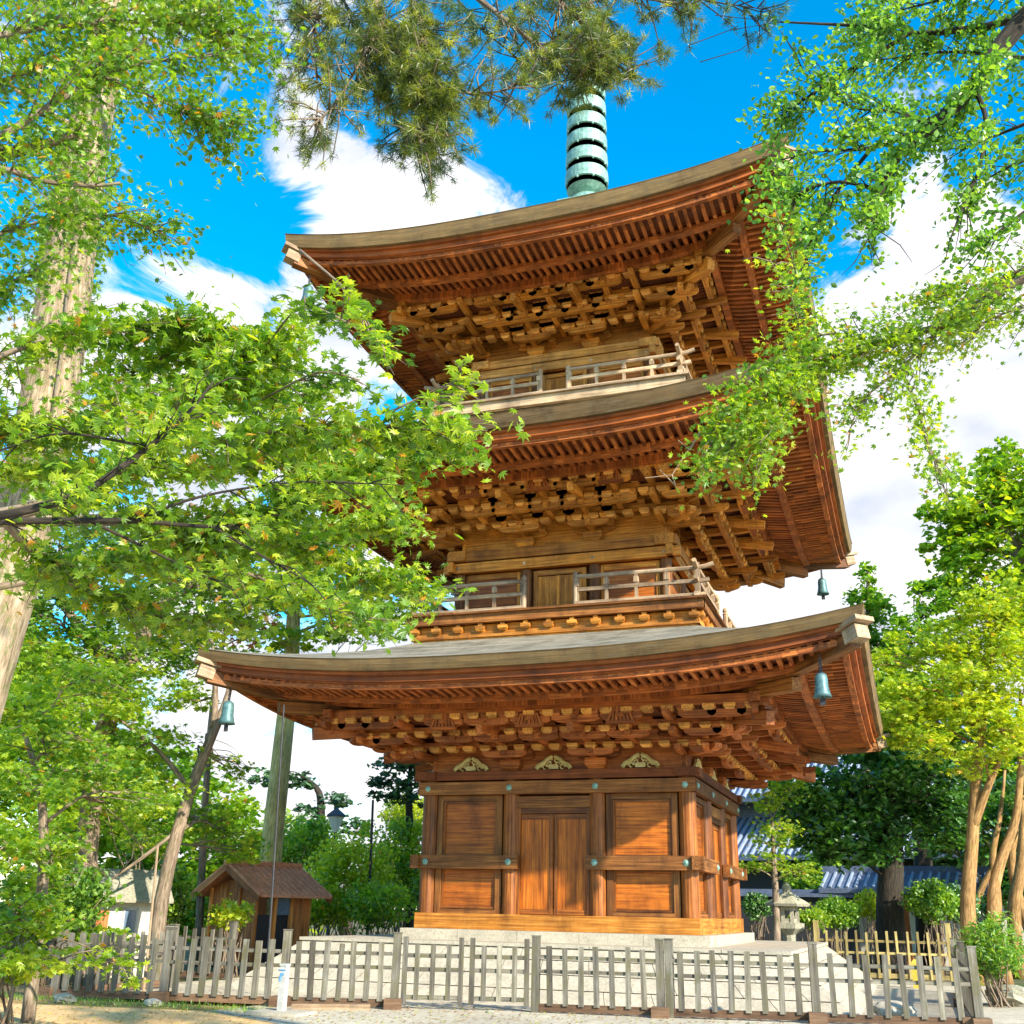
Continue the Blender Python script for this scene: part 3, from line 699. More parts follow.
# ------------------------------------------------------------------ wind bells
def bell(p,label,s=1.0):
    r=empty('wind_bell',p,label,'bell','bronze bells hanging from the pagoda eaves'); p=np.array(p)
    mb=MB(); prof=[(.0,.0),(.06,-.01),(.11,-.05),(.125,-.12),(.13,-.30),(.155,-.42),(.185,-.50),(.17,-.50),(.12,-.30),(.10,-.1)]
    mb.lathe(p,[(a*s,b*s) for a,b in prof[1:]],18); mb.build('bell_body',M['bell'],r,smooth=True)
    mb=MB(); mb.tube([p+np.array([0,0,-.02]),p+np.array([.01,0,.18]),p+np.array([0,0,.34])],.014,6); 
    for i in range(3):
        ang=np.linspace(0,6.28,9); mb.tube([p+np.array([.028*math.cos(t),0,.03+.09*i+.045*math.sin(t)]) for t in ang],.009,5)
    mb.build('chain',M['dark'],r)
    mb=MB(); mb.tube([p+np.array([0,0,-.1*s]),p+np.array([0,0,-.56*s])],.012,6); mb.box(p[0]-.05,p[0]+.05,p[1]-.006,p[1]+.006,p[2]-.66*s,p[2]-.52*s); mb.build('clapper',M['dark'],r)
bell((6.02,-6.30,5.74),'verdigris bronze bell under the lowest roof, at its right front corner',.9)
bell((-6.30,-6.30,5.74),'bronze bell under the lowest roof, at its left front corner')
bell((5.55,5.95,11.1),'small bronze bell at the rear right corner of the middle roof')
bell((-5.70,-5.70,16.30),'bronze bell behind leaves at the left front corner of the top roof')
# ------------------------------------------------------------------ fences
def fence_section(p0,p1,label,post0=True,post1=True,np_=None,h=1.06,ph=1.2,mat='fence',w=.095,group='grey picket fence sections round the platform',cat='fence',name='picket_fence',foot=True,zr=(.10,.66,.88)):
    p0=np.array([*p0,0.]);p1=np.array([*p1,0.]);d=p1-p0;L=np.linalg.norm(d);d/=L;nrm=np.array([d[1],-d[0],0])
    r=empty(name,(p0+p1)/2,label,cat,group)
    for fl,p in ((post0,p0),(post1,p1)):
        if fl:
            mb=MB(); hh=ph+random.uniform(-.01,.02); lean=np.array([random.uniform(-.012,.012),random.uniform(-.012,.012),0])
            mb.bar(p,p+lean+np.array([0,0,hh]),.13,.13,up=nrm); mb.bar(p+lean+np.array([0,0,hh]),p+lean+np.array([0,0,hh+.02]),.15,.15,up=nrm); mb.build('post',M[mat],r)
    for z,hh in zip(zr,(.12,.06,.06)):
        mb=MB(); q=nrm*.03; mb.bar(p0+q+d*.07+np.array([0,0,z+random.uniform(-.008,.008)]),p1+q-d*.07+np.array([0,0,z+random.uniform(-.008,.008)]),.05,hh,up=(0,0,1)); mb.build('rail',M['footwood'] if z<.3 and mat=='fence' else M[mat],r)
    n=np_ or max(2,int(round(L/.27))-1)
    for i in range(n):
        a=p0+d*L*(i+1)/(n+1)+nrm*.075*1.0; mb=MB(); t=random.uniform(-.022,.022); hh=h+random.uniform(-.035,.03)
        mb.bar(a+np.array([0,0,.13]),a+d*t+np.array([0,0,hh]),w*random.uniform(.92,1.08),.028,up=nrm); mb.build('picket',M[mat],r)
    if foot:
        mb=MB(); a=p1+nrm*.12; mb.bar(a-d*.14+np.array([0,0,.09]),a+d*.14+np.array([0,0,.09]),.26,.18); mb.build('foot_block',M['footwood'],r)
    return r
FP=[(8.0,-6.1),(5.55,-6.52),(3.17,-6.95),(1.0,-7.2),(-.15,-7.5),(-1.3,-7.9),(-3.1,-8.5),(-5.3,-8.78),(-7.35,-9.1)]
fence_section(FP[1],FP[0],'rightmost front section of the grey picket fence, ending at the leaning corner post',np_=8)
fence_section(FP[2],FP[1],'front grey picket fence section just right of the doubled post, before the stone slope',post0=False,np_=8)
# doubled post at 665
fence_section(FP[3],(3.10,-6.96),'front grey picket fence section between the gate and the doubled post',np_=7)
o=fence_section((3.24,-6.94),(3.26,-6.935),'second post of the doubled fence post right of the gate',post1=False,np_=1,foot=False) if False else None
r=empty('fence_post',(3.25,-6.93,0),'extra grey post set beside another to double it, right of the gate','post'); mb=MB(); mb.bar((3.25,-6.93,0),(3.25,-6.93,1.21),.13,.13,up=(0,1,0)); mb.bar((3.25,-6.93,1.21),(3.25,-6.93,1.23),.15,.15,up=(0,1,0)); mb.build('post_shaft',M['fence'],r)
# gate: two leaves
def gate_leaf(p0,p1,label):
    p0=np.array([*p0,0.]);p1=np.array([*p1,0.]);d=p1-p0;L=np.linalg.norm(d);d/=L;nrm=np.array([d[1],-d[0],0])
    r=empty('gate_leaf',(p0+p1)/2,label,'gate','two leaves of the low wooden gate')
    for t in (.06,L-.06):
        mb=MB(); a=p0+d*t; mb.bar(a+np.array([0,0,.10]),a+np.array([0,0,1.16]),.085,.07,up=nrm); mb.build('stile',M['fence'],r)
    for z in (.20,.64,.86):
        mb=MB(); mb.bar(p0+d*.1+np.array([0,0,z]),p0+d*(L-.1)+np.array([0,0,z]),.045,.07); mb.build('rail',M['fence'],r)
    for i in range(3):
        a=p0+d*L*(i+1)/4+nrm*.04; mb=MB(); mb.bar(a+np.array([0,0,.16]),a+np.array([0,0,1.04]),.085,.028,up=nrm); mb.build('picket',M['fence'],r)
def lerp(a,b,t): return (a[0]+(b[0]-a[0])*t,a[1]+(b[1]-a[1])*t)
gate_leaf(lerp(FP[5],FP[4],.08),lerp(FP[5],FP[4],.97),'left leaf of the low grey picket gate'); gate_leaf(lerp(FP[4],FP[3],.03),lerp(FP[4],FP[3],.92),'right leaf of the low grey picket gate')
fence_section(FP[6],FP[5],'front grey picket fence section between the water tap and the gate',np_=7)
fence_section(FP[7],FP[6],'grey picket fence section left of the water tap',np_=8,w=.11,post1=False)
fence_section(FP[8],FP[7],'leftmost grey picket fence section, half hidden by low leaves',np_=8,w=.11)
fence_section((8.0,-1.4),(8.0,-6.1),'side section of grey picket fence running back from the leaning corner post',post1=False,np_=17)
fence_section((8.0,3.3),(8.0,-1.4),'far side section of grey picket fence beside the leafy shrub',post1=False,np_=17)
fence_section((4.6,6.6),(8.0,6.6),'low yellowed picket fence behind the platform on the right',np_=12,mat='bamboo',w=.06,h=1.3,ph=1.5,group='yellowed back fences',zr=(.2,.75,1.05),foot=False)
fence_section((-7.2,-6.0),(-7.35,-9.1),'side run of grey pickets turning back at the left end of the fence',post1=False,np_=10)
fence_section((-7.4,8.0),(-3.2,7.8),'thin yellowed picket fence behind the platform on the left',np_=18,mat='bamboo',w=.06,h=1.25,ph=1.4,group='yellowed back fences',zr=(.2,.75,1.0),foot=False)
fence_section((-14,-2.0),(-7.6,-3.2),'weathered picket fence in front of the small shed',np_=22,mat='fence',h=1.1,ph=1.25,foot=False)
# water tap post
r=empty('water_tap',(-2.35,-9.8,0),'white post with a blue tap on a small slab before the fence','tap')
TX,TY=-2.35,-9.8
mb=MB(); mb.box(TX-.055,TX+.055,TY-.055,TY+.055,.0,.72); mb.box(TX-.065,TX+.065,TY-.065,TY+.065,.72,.75); mb.build('tap_post',M['white'],r)
mb=MB(); mb.tube([(TX,TY-.05,.6),(TX+.03,TY-.15,.6),(TX+.04,TY-.19,.56),(TX+.04,TY-.20,.50)],.022,8); mb.tube([(TX-.04,TY-.13,.66),(TX+.08,TY-.13,.66)],.012,6); mb.build('spout',M['blue'],r)
mb=MB(); mb.box(TX-.4,TX+.5,TY-.45,TY+.25,.02,.07); mb.build('base_slab',M['stone'],r)
# ------------------------------------------------------------------ stone lantern
def lantern(p,s,label):
    r=empty('stone_lantern',p,label,'lantern'); x,y,z=p
    def L_(nm,prof,n=6,T=None): mb=MB(); mb.lathe((x,y,z),[(a*s,b*s) for a,b in prof],n); return mb.build(nm,M['lstone'],r)
    L_('base',[(.48,0),(.48,.14),(.34,.26),(.20,.30)]); L_('shaft',[(.19,.28),(.17,.75),(.19,1.2)],10); L_('platform_stone',[(.18,1.16),(.42,1.34),(.44,1.48),(.30,1.5)])
    mb=MB()
    for j in range(6):
        a=j*math.pi/3; c=np.array([x+.25*s*math.cos(a),y+.25*s*math.sin(a)]); mb.bar((c[0],c[1],z+1.48*s),(c[0],c[1],z+1.92*s),.10*s,.10*s,up=(1,0,0))
    mb.lathe((x,y,z),[(.28*s,1.47*s),(.28*s,1.60*s)],6); mb.lathe((x,y,z),[(.28*s,1.82*s),(.28*s,1.94*s)],6); mb.build('fire_box',M['lstone'],r)
    L_('cap',[(.60,1.93),(.64,2.0),(.40,2.14),(.16,2.3),(.10,2.33)]); L_('jewel',[(.09,2.31),(.14,2.40),(.11,2.50),(.01,2.62)],10)
lantern((3.85,6.9,.0),.98,'weathered stone lantern standing behind the right corner of the pagoda')
# ------------------------------------------------------------------ shed, hut, hall, gate, lamps
def slope_roof(mb,x0,x1,y0,yr,y1,ze,zr,th=.09,T=None):
    """gable roof with ridge along x"""
    for ya,yb in ((y0,yr),(y1,yr)):
        V=[[x0,ya,ze-th],[x1,ya,ze-th],[x1,yb,zr-th],[x0,yb,zr-th],[x0,ya,ze],[x1,ya,ze],[x1,yb,zr],[x0,yb,zr]]; mb.hexa(T(np.array(V)) if T else V)
def frameT(p,ang):
    c,s=math.cos(ang),math.sin(ang); R=np.array([[c,-s,0],[s,c,0],[0,0,1]])
    return lambda V:np.asarray(V,float)@R.T+np.array(p)
def shed():
    p=at(258,930,32); p=(p[0],p[1],0); Ts=frameT((0,0,0),math.radians(70)); T=lambda V:Ts(V)*np.array([.74,.74,.82])+np.array(p)
    r=empty('wooden_shed',p,'small brown board shed with a rusty red gabled roof left of the pagoda','shed')
    # local: x along ridge (towards back-right), y across
    mb=MB(); slope_roof(mb,-1.7,1.7,-2.0,0,2.0,2.30,3.25,.08,T); rf=mb.build('roof',M['copper'],r)
    mb=MB()
    for i in range(13):
        x=-1.65+i*.275
        for s in (-1,1): q=T(np.array([[x,s*1.99,2.325],[x,0,3.275]])); mb.bar(q[0],q[1],.035,.04)
    mb.box(-1.75,1.75,-.10,.10,3.22,3.36,T); mb.build('roof_seam',M['copper'],rf)
    for x in (-1.66,1.66):
        mb=MB()
        for s in (-1,1): q=T(np.array([[x,s*1.98,2.17],[x,0,3.12]])); mb.bar(q[0],q[1],.06,.16)
        mb.build('bargeboard',M['shed'],rf)
    w=MB(); 
    for i in range(9):
        y=-1.3+i*2.6/9; w.box(-1.2,-1.14,y+.004,y+2.6/9-.004,.2,2.55+.25*(1-abs(y+.14)/1.3),T)
    for i in range(8):
        x=-1.13+i*2.3/8; 
        w.box(x+.004,x+2.3/8-.004,1.24,1.30,.2,2.5,T)
        if i>4: w.box(x+.004,x+2.3/8-.004,-1.30,-1.24,.2,2.5,T)
    w.build('wall',M['shed'],r); w=MB(); w.box(-1.1,1.1,1.0,1.2,.2,2.4,T); w.build('inner_wall',M['shed'],r)
    for x,y in ((-1.22,-1.3),(-1.22,-.35),(-1.22,.45),(-1.22,1.3),(1.2,-1.3),(1.2,1.3),(-.4,-1.33),(.35,-1.33)):
        mb=MB(); mb.box(x-.06,x+.06,y-.06,y+.06,0,2.5,T); mb.build('post',M['shedpost'],r)
    mb=MB(); mb.box(-1.27,-1.2,-.35,1.3,1.55,1.65,T); mb.build('cross_rail',M['shedpost'],r)
    mb=MB(); mb.box(-.3,.3,-1.31,-1.27,1.7,2.3,T); mb.build('window',M['glass'],r)
    mb=MB(); mb.box(-1.1,.35,-1.22,-1.2,.2,1.7,T); mb.build('opening_shade',M['dark'],r)  # dark sheet stands in for the shade inside the open side
shed()
def hut():
    p=at(116,900,29); p=(p[0],p[1],0); T0=frameT((0,0,0),.9); T=lambda V:T0(V)*np.array([.52,.52,.72])+np.array(p); r=empty('white_hut',p,'small white walled hut with one window among the maples on the left','hut')
    mb=MB(); mb.box(-1.6,1.6,-1.2,1.2,0,2.5,T); w=mb.build('wall',M['plaster'],r)
    mb=MB(); slope_roof(mb,-2.1,2.1,-1.9,0,1.9,2.35,3.3,.1,T); mb.build('roof',M['lstone'],r)
    mb=MB(); 
    for a in ((-.2,.45,1.2,1.28),(-.2,.45,2.02,2.1),(-.2,-.12,1.2,2.1),(.37,.45,1.2,2.1)): mb.box(a[0]+.3,a[1]+.3,-1.26,-1.2,a[2],a[3],T)
    wd=mb.build('window',M['white'],r); mb=MB(); mb.box(.18,.67,-1.225,-1.205,1.28,2.02,T); mb.build('pane',M['glass'],wd)
    mb=MB(); mb.box(-1.4,-.5,-1.24,-1.2,0,2.0,T); mb.build('door',M['shed'],r)
hut()
def hall():
    p=at(772,890,62); p=(p[0]+4,p[1]+6,0); T=frameT(p,math.radians(-18)); r=empty('temple_hall',p,'large temple hall with blue-grey tiled double roof behind the pagoda','building')
    mb=MB(); mb.box(-9,9,-5,5,0,5.2,T); mb.build('lower_wall',M['dark'],r)
    mb=MB(); mb.box(-9.2,9.2,-5.1,-5.02,0,2.6,T); mb.build('plaster_wall',M['plaster'],r)
    def skirt(z0,z1,r0,r1,rx0,rx1,nm):
        rt_=MB(); tl=MB()
        P=[(-rx0,-r0),(rx0,-r0),(rx0,r0),(-rx0,r0)];Q=[(-rx1,-r1),(rx1,-r1),(rx1,r1),(-rx1,r1)]
        for k in range(4):
            a,b=P[k],P[(k+1)%4];c,d=Q[(k+1)%4],Q[k]
            rt_.hexa(T(np.array([[*a,z0-.2],[*b,z0-.2],[*c,z1-.2],[*d,z1-.2],[*a,z0],[*b,z0],[*c,z1],[*d,z1]])))
            L=math.hypot(b[0]-a[0],b[1]-a[1]);n=int(L/.42)
            for i in range(n+1):
                f=i/n; u=-1+2*f; pa=np.array([*a,z0])*(1-f)+np.array([*b,z0])*f
                dirn=np.array([(d[0]-a[0]+c[0]-b[0])/2,(d[1]-a[1]+c[1]-b[1])/2,z1-z0])
                # clip at hips
                g=1.0; 
                hipx=abs(a[0]-d[0]) if k%2==0 else abs(a[1]-d[1]); dist=min(f,1-f)*L
                if hipx>0: g=min(1,dist/hipx)
                if g<.08: continue
                pb=pa+dirn*g; q=T(np.array([pa+[0,0,.04],pb+[0,0,.04]])); tl.tube(q,.11,6)
        rr=rt_.build(nm,M['tiledk'],r); tl.build('tile_row',M['tile'],rr)
        return rr
    skirt(4.6,6.8,7.6,4.6,12,8.6,'lower_roof')
    mb=MB(); mb.box(-8.4,8.4,-4.4,4.4,6.5,8.0,T); mb.build('upper_wall',M['tiledk'],r)
    rr=skirt(7.7,13.2,6.8,.4,10.5,7.5,'upper_roof')
    mb=MB(); mb.box(-7.7,7.7,-.5,.5,13.0,14.0,T); mb.build('ridge',M['tile'],rr)
hall()
def roofed_gate():
    p=at(908,905,43); p=(p[0],p[1],0); T=frameT(p,math.radians(-10)); r=empty('roofed_gate',p,'low garden gate with grey tiled roof and white wall behind the dark tree','gate')
    mb=MB()
    for x in (-1.9,-.9,.9,1.9):
        mb=MB(); mb.box(x-.1,x+.1,-.1,.1,0,2.5,T); mb.build('post',M['footwood'],r)
    mb=MB(); mb.box(-2.2,2.2,-.12,.12,2.3,2.55,T); mb.build('crossbeam',M['footwood'],r)
    mb=MB(); slope_roof(mb,-2.8,2.8,-1.2,0,1.2,2.6,3.2,.16,T); mb.box(-2.9,2.9,-.14,.14,3.1,3.4,T); rf=mb.build('roof',M['tiledk'],r)
    mb=MB()
    for i in range(19):
        x=-2.7+i*.3
        for s in (-1,1): q=T(np.array([[x,s*1.2,2.63],[x,0,3.22]])); mb.tube(q,.06,6)
    mb.build('tile_row',M['tile'],rf)
    for xa,xb in ((-1.78,-1.02),(1.02,1.78)):
        mb=MB(); mb.box(xa,xb,-.04,.04,0,2.28,T); mb.build('white_side_wall',M['plaster'],r)
    mb=MB(); mb.box(-.85,.0,-.03,.03,.1,2.25,T); mb.build('gate_door',M['shed'],r)
roofed_gate()
def wallrun(name,p0,p1,h,th,mat,label,cap=None):
    p0=np.array([*p0,0.]);p1=np.array([*p1,0.]); r=empty(name,(p0+p1)/2,label,'wall')
    mb=MB(); mb.bar(p0+[0,0,h/2],p1+[0,0,h/2],th,h); mb.build('wall_body',M[mat],r)
    d=(p1-p0)/np.linalg.norm(p1-p0)
    mb=MB(); mb.bar(p0+[0,0,h+.06],p1+[0,0,h+.06],th+.35,.12); mb.bar(p0+[0,0,h+.19],p1+[0,0,h+.19],th+.05,.14); mb.build('coping',M[cap or 'tiledk'],r)
wallrun('garden_wall',(-1,17),(5.3,16.2),2.3,.3,'dark','dark board wall with tiled coping behind the stone lantern')
wallrun('plaster_wall',(10,17.5),(24,15.5),1.9,.3,'plaster','cream plaster wall with tiled coping beyond the yellow maple')
def street_lamp():
    p=at(333,860,44); zt=at(333,808,44)[2]; r=empty('street_lamp',(p[0],p[1],0),'slim garden lamp post with a lantern head above the hedge','lamp')
    x,y=p[0],p[1]; mb=MB(); mb.lathe((x,y,0),[(.09,0),(.07,.5),(.05,zt-.9)],8); mb.build('pole',M['dark'],r)
    mb=MB(); mb.lathe((x,y,zt-.9),[(.10,0),(.34,.55),(.30,.6)],6); mb.build('glass_shade',M['plaster'],r)
    mb=MB(); mb.lathe((x,y,zt-.32),[(.42,0),(.40,.06),(.10,.28),(.02,.36)],6); mb.build('cap',M['dark'],r)
street_lamp()
def thin_pole(px0,py0,px1,py1,D,rad,label,name='metal_pole',cat='pole',mat='dark'):
    a=at(px0,py0,D);b=at(px1,py1,D); a=np.array([a[0],a[1],0]); mb=MB(); mb.tube([a,(a*2+b)/3+[0.01,0,0],b],[rad*1.2,rad,rad*.8],7); o=mb.build(name,M[mat]); tag(o,label,cat); return o
thin_pole(271,930,284,705,23,.02,'tall thin dark pole rising in front of the shed')
thin_pole(368,930,373,800,37,.05,'slender dark pole standing in the hedge left of the pagoda')
thin_pole(150,940,158,845,22,.025,'thin pale stake beside the leaning tree trunk',mat='rail',name='wooden_stake',cat='stake')
# small stones & posts
def rock(p,s,label,mat='lstone',cat='rock',name='garden_rock',group=None):
    bm=MB(); n=12;m=7;V=[]
    for i in range(m):
        th=math.pi*(i+.5)/m
        for j in range(n):
            ph=2*math.pi*j/n; k=1+.22*math.sin(3*ph+i*1.3+s*9)+random.uniform(-.08,.08); V.append([p[0]+s*k*math.sin(th)*math.cos(ph)*1.3,p[1]+s*k*math.sin(th)*math.sin(ph),p[2]+s*.62*(math.cos(th)+.75)])
    i0=np.arange(m-1)[:,None]*n+np.arange(n)[None];i1=np.arange(m-1)[:,None]*n+(np.arange(n)[None]+1)%n
    bm.add(V,[np.stack([i0,i0+n,i1+n,i1],-1).reshape(-1,4),np.arange(n)[None],(np.arange(n)+(m-1)*n)[::-1][None]]); o=bm.build(name,M[mat]); tag(o,label,cat,group); return o
rock((-4.9,-9.6,0),.12,'small pale block lying before the left fence','stone')
rock((-6.5,-9.85,0),.15,'small dark stone lying on the soil before the left fence')
rock((6.7,-4.9,0),.28,'white rounded stone inside the fence corner','stone')
rock((8.9,-.3,0),.38,'mossy boulder under the leafy shrub on the right')
mb=MB(); mb.box(7.0,7.18,4.6,4.78,0,.6); mb.frus(7.09,4.69,.6,.68,.09,.03); tag(mb.build('marker_post',M['yellow']),'short yellow marker post inside the right fence','post')
mb=MB(); mb.box(9.9,10.15,.2,.45,0,.75); mb.frus(10.02,.32,.75,.84,.125,.06); tag(mb.build('stone_marker',M['stone']),'pale square stone marker at the right edge','stone post')
# kerb timbers in front of fence
mb=MB(); mb.bar((8.3,-6.5,.06),(9.9,-5.2,.06),.14,.12); tag(mb.build('timber_kerb',M['footwood']),'timber edging beam on the ground outside the fence corner','kerb')
mb=MB(); mb.bar((-2.6,-9.05,.06),(-1.5,-8.4,.06),.16,.10); tag(mb.build('timber_sleeper',M['rail']),'pale timber sleeper on the ground under the fence','sleeper')
# ------------------------------------------------------------------ foliage
def rnd_unit(n):
    v=RNG.normal(size=(n,3)); return v/np.linalg.norm(v,axis=1)[:,None]
def frames(n,up=1.0,jit=.75):
    nz=rnd_unit(n)*jit+np.array([0,0,up]); nz/=np.linalg.norm(nz,axis=1)[:,None]
    t=rnd_unit(n); t-=nz*np.sum(t*nz,1)[:,None]; t/=np.linalg.norm(t,axis=1)[:,None]
    return t,np.cross(nz,t),nz
def star(l=7):
    angs=np.radians([-128,-82,-42,0,42,82,128]) if l==7 else np.radians([-95,-48,0,48,95])
    lens=[.42,.78,.95,1.1,.95,.78,.42] if l==7 else [.6,.9,1.05,.9,.6]
    V=[[0,0,0]];
    for i,(a,r) in enumerate(zip(angs,lens)):
        if i: am=(a+angs[i-1])/2; V.append([.40*math.cos(am),.40*math.sin(am),.02])
        V.append([r*math.cos(a),r*math.sin(a),-.12*r])
    n=len(V); V=[[-.28,0,0]]+V[1:]; T=[]
    T=[[0,i,i+1] for i in range(1,n-1)]
    return np.array(V)*.55,np.array(T)
STAR7=star(7); STAR5=star(5)
DIAM=(np.array([[-.5,0,0],[0,-.33,.08],[.5,0,-.05],[0,.33,.08]]),np.array([[0,1,2],[0,2,3]]))
def ov(w=.36): return (np.array([[-.5,0,0],[-.1,-w,.05],[.25,-w*.75,.03],[.55,0,-.06],[.25,w*.75,.03],[-.1,w,.05]]),np.array([[0,1,2],[0,2,3],[0,3,4],[0,4,5]]))
OVAL=ov()
def leaves(name,pos,size,mat,parent,tmpl=DIAM,up=1.0,jit=.75,rvbias=0,rv=None):
    n=len(pos); t,b,nz=frames(n,up,jit); s=size*RNG.uniform(.65,1.25,n)
    tv,tf=tmpl; k=len(tv)
    V=pos[:,None,:]+s[:,None,None]*(tv[None,:,0,None]*t[:,None]+tv[None,:,1,None]*b[:,None]+tv[None,:,2,None]*nz[:,None])
    F=(tf[None]+(np.arange(n)*k)[:,None,None]).reshape(-1,3)
    if rv is None: rv=RNG.random(n)
    rv=np.where(rv>.95,rv,np.clip(rv+rvbias,0,.93))
    return build_mesh(name,V.reshape(-1,3),[F],mat,parent,rv=np.repeat(rv,k))
def clump_points(center,rad,n,nsub,flat=.45,shell=.6,subr=.34,fill=.0):
    """leaves gathered in flattened sub-clumps inside an ellipsoid; returns positions, tones, sub centres"""
    rad=np.asarray(rad,float); d=rnd_unit(nsub); rr=shell+(1-shell)*RNG.random(nsub)**.7; rr*=RNG.uniform(.55,1.08,nsub)
    sc=center+d*rr[:,None]*rad
    w=RNG.uniform(.5,1.5,nsub); idx=RNG.choice(nsub,n,p=w/w.sum())
    sr=subr*RNG.uniform(.6,1.3,nsub)*rad.mean()
    q=RNG.normal(size=(n,3))*.5; q=q*np.minimum(1,1.3/np.maximum(np.linalg.norm(q,axis=1),.01))[:,None]
    q[:,2]*=flat
    
    q[:,2]-=.25*flat*(q[:,0]**2+q[:,1]**2)
    pos=sc[idx]+q*sr[idx][:,None]
    if fill>0:
        m=RNG.random(n)<fill; d2=rnd_unit(n)*(RNG.random(n)**.4)[:,None]; pos[m]=(center+d2*rad*.92)[m]
    tone=np.clip(.5+.20*RNG.normal(size=nsub)[idx]+.22*RNG.normal(size=n),0,.93); tone[RNG.random(n)<.012]=1
    return pos,tone,sc
def px2m(px,D): return px*D/FOC*.95
def limb(mb,a,b,r0,r1,sag=.12,n=6):
    a=np.asarray(a,float);b=np.asarray(b,float);L=np.linalg.norm(b-a);t=np.linspace(0,1,7)[:,None]
    w=RNG.normal(size=3)*L*sag*.5; P=a+(b-a)*t+np.sin(t*math.pi)*w+np.sin(t*2*math.pi)*RNG.normal(size=3)*L*.03
    P[:,2]+=(np.sin(t*math.pi)*L*sag*.4)[:,0]
    mb.tube(P,r0+(r1-r0)*t[:,0],n); return P
def tree(name,label,base,trunks,pads,leaf,mat,bark,group=None,cat='tree',cover=2.6,tmpl=DIAM,flat=.45,up=1.0,jit=.8,crown='foliage',subr=.34,shell=.55,limbs=True,pscale=1.15,fill=.3):
    """trunks: list of (points,[radii]); pads: (px,py,D,rx_px,ry_px[,count factor])"""
    r=empty(name,base,label,cat,group)
    tp=[]
    mb=MB()
    for pts,rad in trunks:
        pts=np.array(pts,float); m=len(pts)
        # resample smooth
        t=np.linspace(0,m-1,(m-1)*4+1); P=np.stack([np.interp(t,range(m),pts[:,j]) for j in range(3)],1)
        if len(P)>6:
            for _ in range(3): P[1:-1]=(P[:-2]+2*P[1:-1]+P[2:])/4
        R_=np.interp(t,range(m),rad)
        mb.tube(P,R_,12); tp.append(np.concatenate([P,R_[:,None]],1))
    tb=mb.build('trunk',M[bark],r,smooth=True)
    allp=np.concatenate(tp); PP=[];TT=[]
    mb=MB(); any_=False
    for pad in pads:
        px,py,D,rx,ry=pad[:5]; fac=pad[5] if len(pad)>5 else 1
        c=at(px,py,D); rxm,rym=px2m(rx,D),px2m(ry,D); lf=leaf*1.2; nl=int(2.6*cover*fac*math.pi*rx*ry/((lf/D*FOC)**2*.33)); nl=min(nl,16000)
        nsub=max(5,int(9+rx*ry/240))
        nsub=min(nsub,60)
        pos,tone,sc=clump_points(c,(rxm*pscale,rxm*.9*pscale,rym*pscale),nl,nsub,flat,shell,subr,fill); PP.append(pos);TT.append(tone)
        if limbs:
            d=np.linalg.norm(allp[:,:3]-(c-[0,0,rym*.9]),axis=1)+np.maximum(0,allp[:,2]-c[2])*2; j=int(np.argmin(d)); a=allp[j]
            r0=min(a[3]*.55,.012+rxm*.035); P=limb(mb,a[:3],c,r0,r0*.35,.15); any_=True
            for s_ in sc[:14]:
                k=RNG.integers(3,7); limb(mb,P[k],s_,r0*.35,.006,.12,4)
    if any_: mb.build('branch',M[bark],r,smooth=True)
    leaves(crown,np.concatenate(PP),leaf*1.2,M[mat],r,tmpl,up,jit,rv=np.concatenate(TT))
    return r
def T3(*pts): return [at(*p) for p in pts]
def g0(px,py,D): p=at(px,py,D); return np.array([p[0],p[1],-.05])
# ---- left tall trunk tree with ivy
def pxtree_points(lst): return [at(*q) for q in lst]
b=g0(-100,930,13.5)
tree('tall_tree','tall pale-barked tree with mossy trunk leaning up the left edge',b,
  [([b,*pxtree_points([(-52,760,13.5),(-18,650,13.5),(32,500,13.5),(50,400,13.5),(64,290,13.6),(84,160,13.7),(104,60,13.8),(118,-60,14),(125,-200,14)])],[.46,.42,.40,.37,.35,.34,.30,.27,.22,.12])],
  [(40,-20,14,130,50,.6),(190,0,14.5,70,40,.5),(-60,40,14,80,60),(150,-80,14,150,70),(30,-120,14,150,70)],.11,'lf_near','bark_pale',cover=1.6,tmpl=STAR5)
# ivy on trunk
def ivy():
    r=empty('climbing_ivy',at(70,300,13.4),'green ivy climbing the mossy trunk at the left edge','ivy'); P=[];
    path=pxtree_points([(40,470,13.5),(56,370,13.5),(64,290,13.6),(75,220,13.65),(86,150,13.7),(104,60,13.8)])
    for i in range(5):
        n=[250,260,700,900,500][i]; t=RNG.random(n)[:,None]; q=path[i]*(1-t)+path[i+1]*t; a=RNG.random(n)*6.28
        P.append(q+np.stack([np.cos(a)*.36,np.sin(a)*.36,RNG.normal(size=n)*.05],1)*RNG.uniform(.9,1.25,n)[:,None])
    leaves('ivy_leaf_mass',np.concatenate(P),.10,M['lf_mid'],r,STAR5,.1,1.0)
    mb=MB(); mb.tube([p+np.array([.3,-.25,0]) for p in path],.02,5); mb.build('stem',M['bark_grey'],r)
ivy()
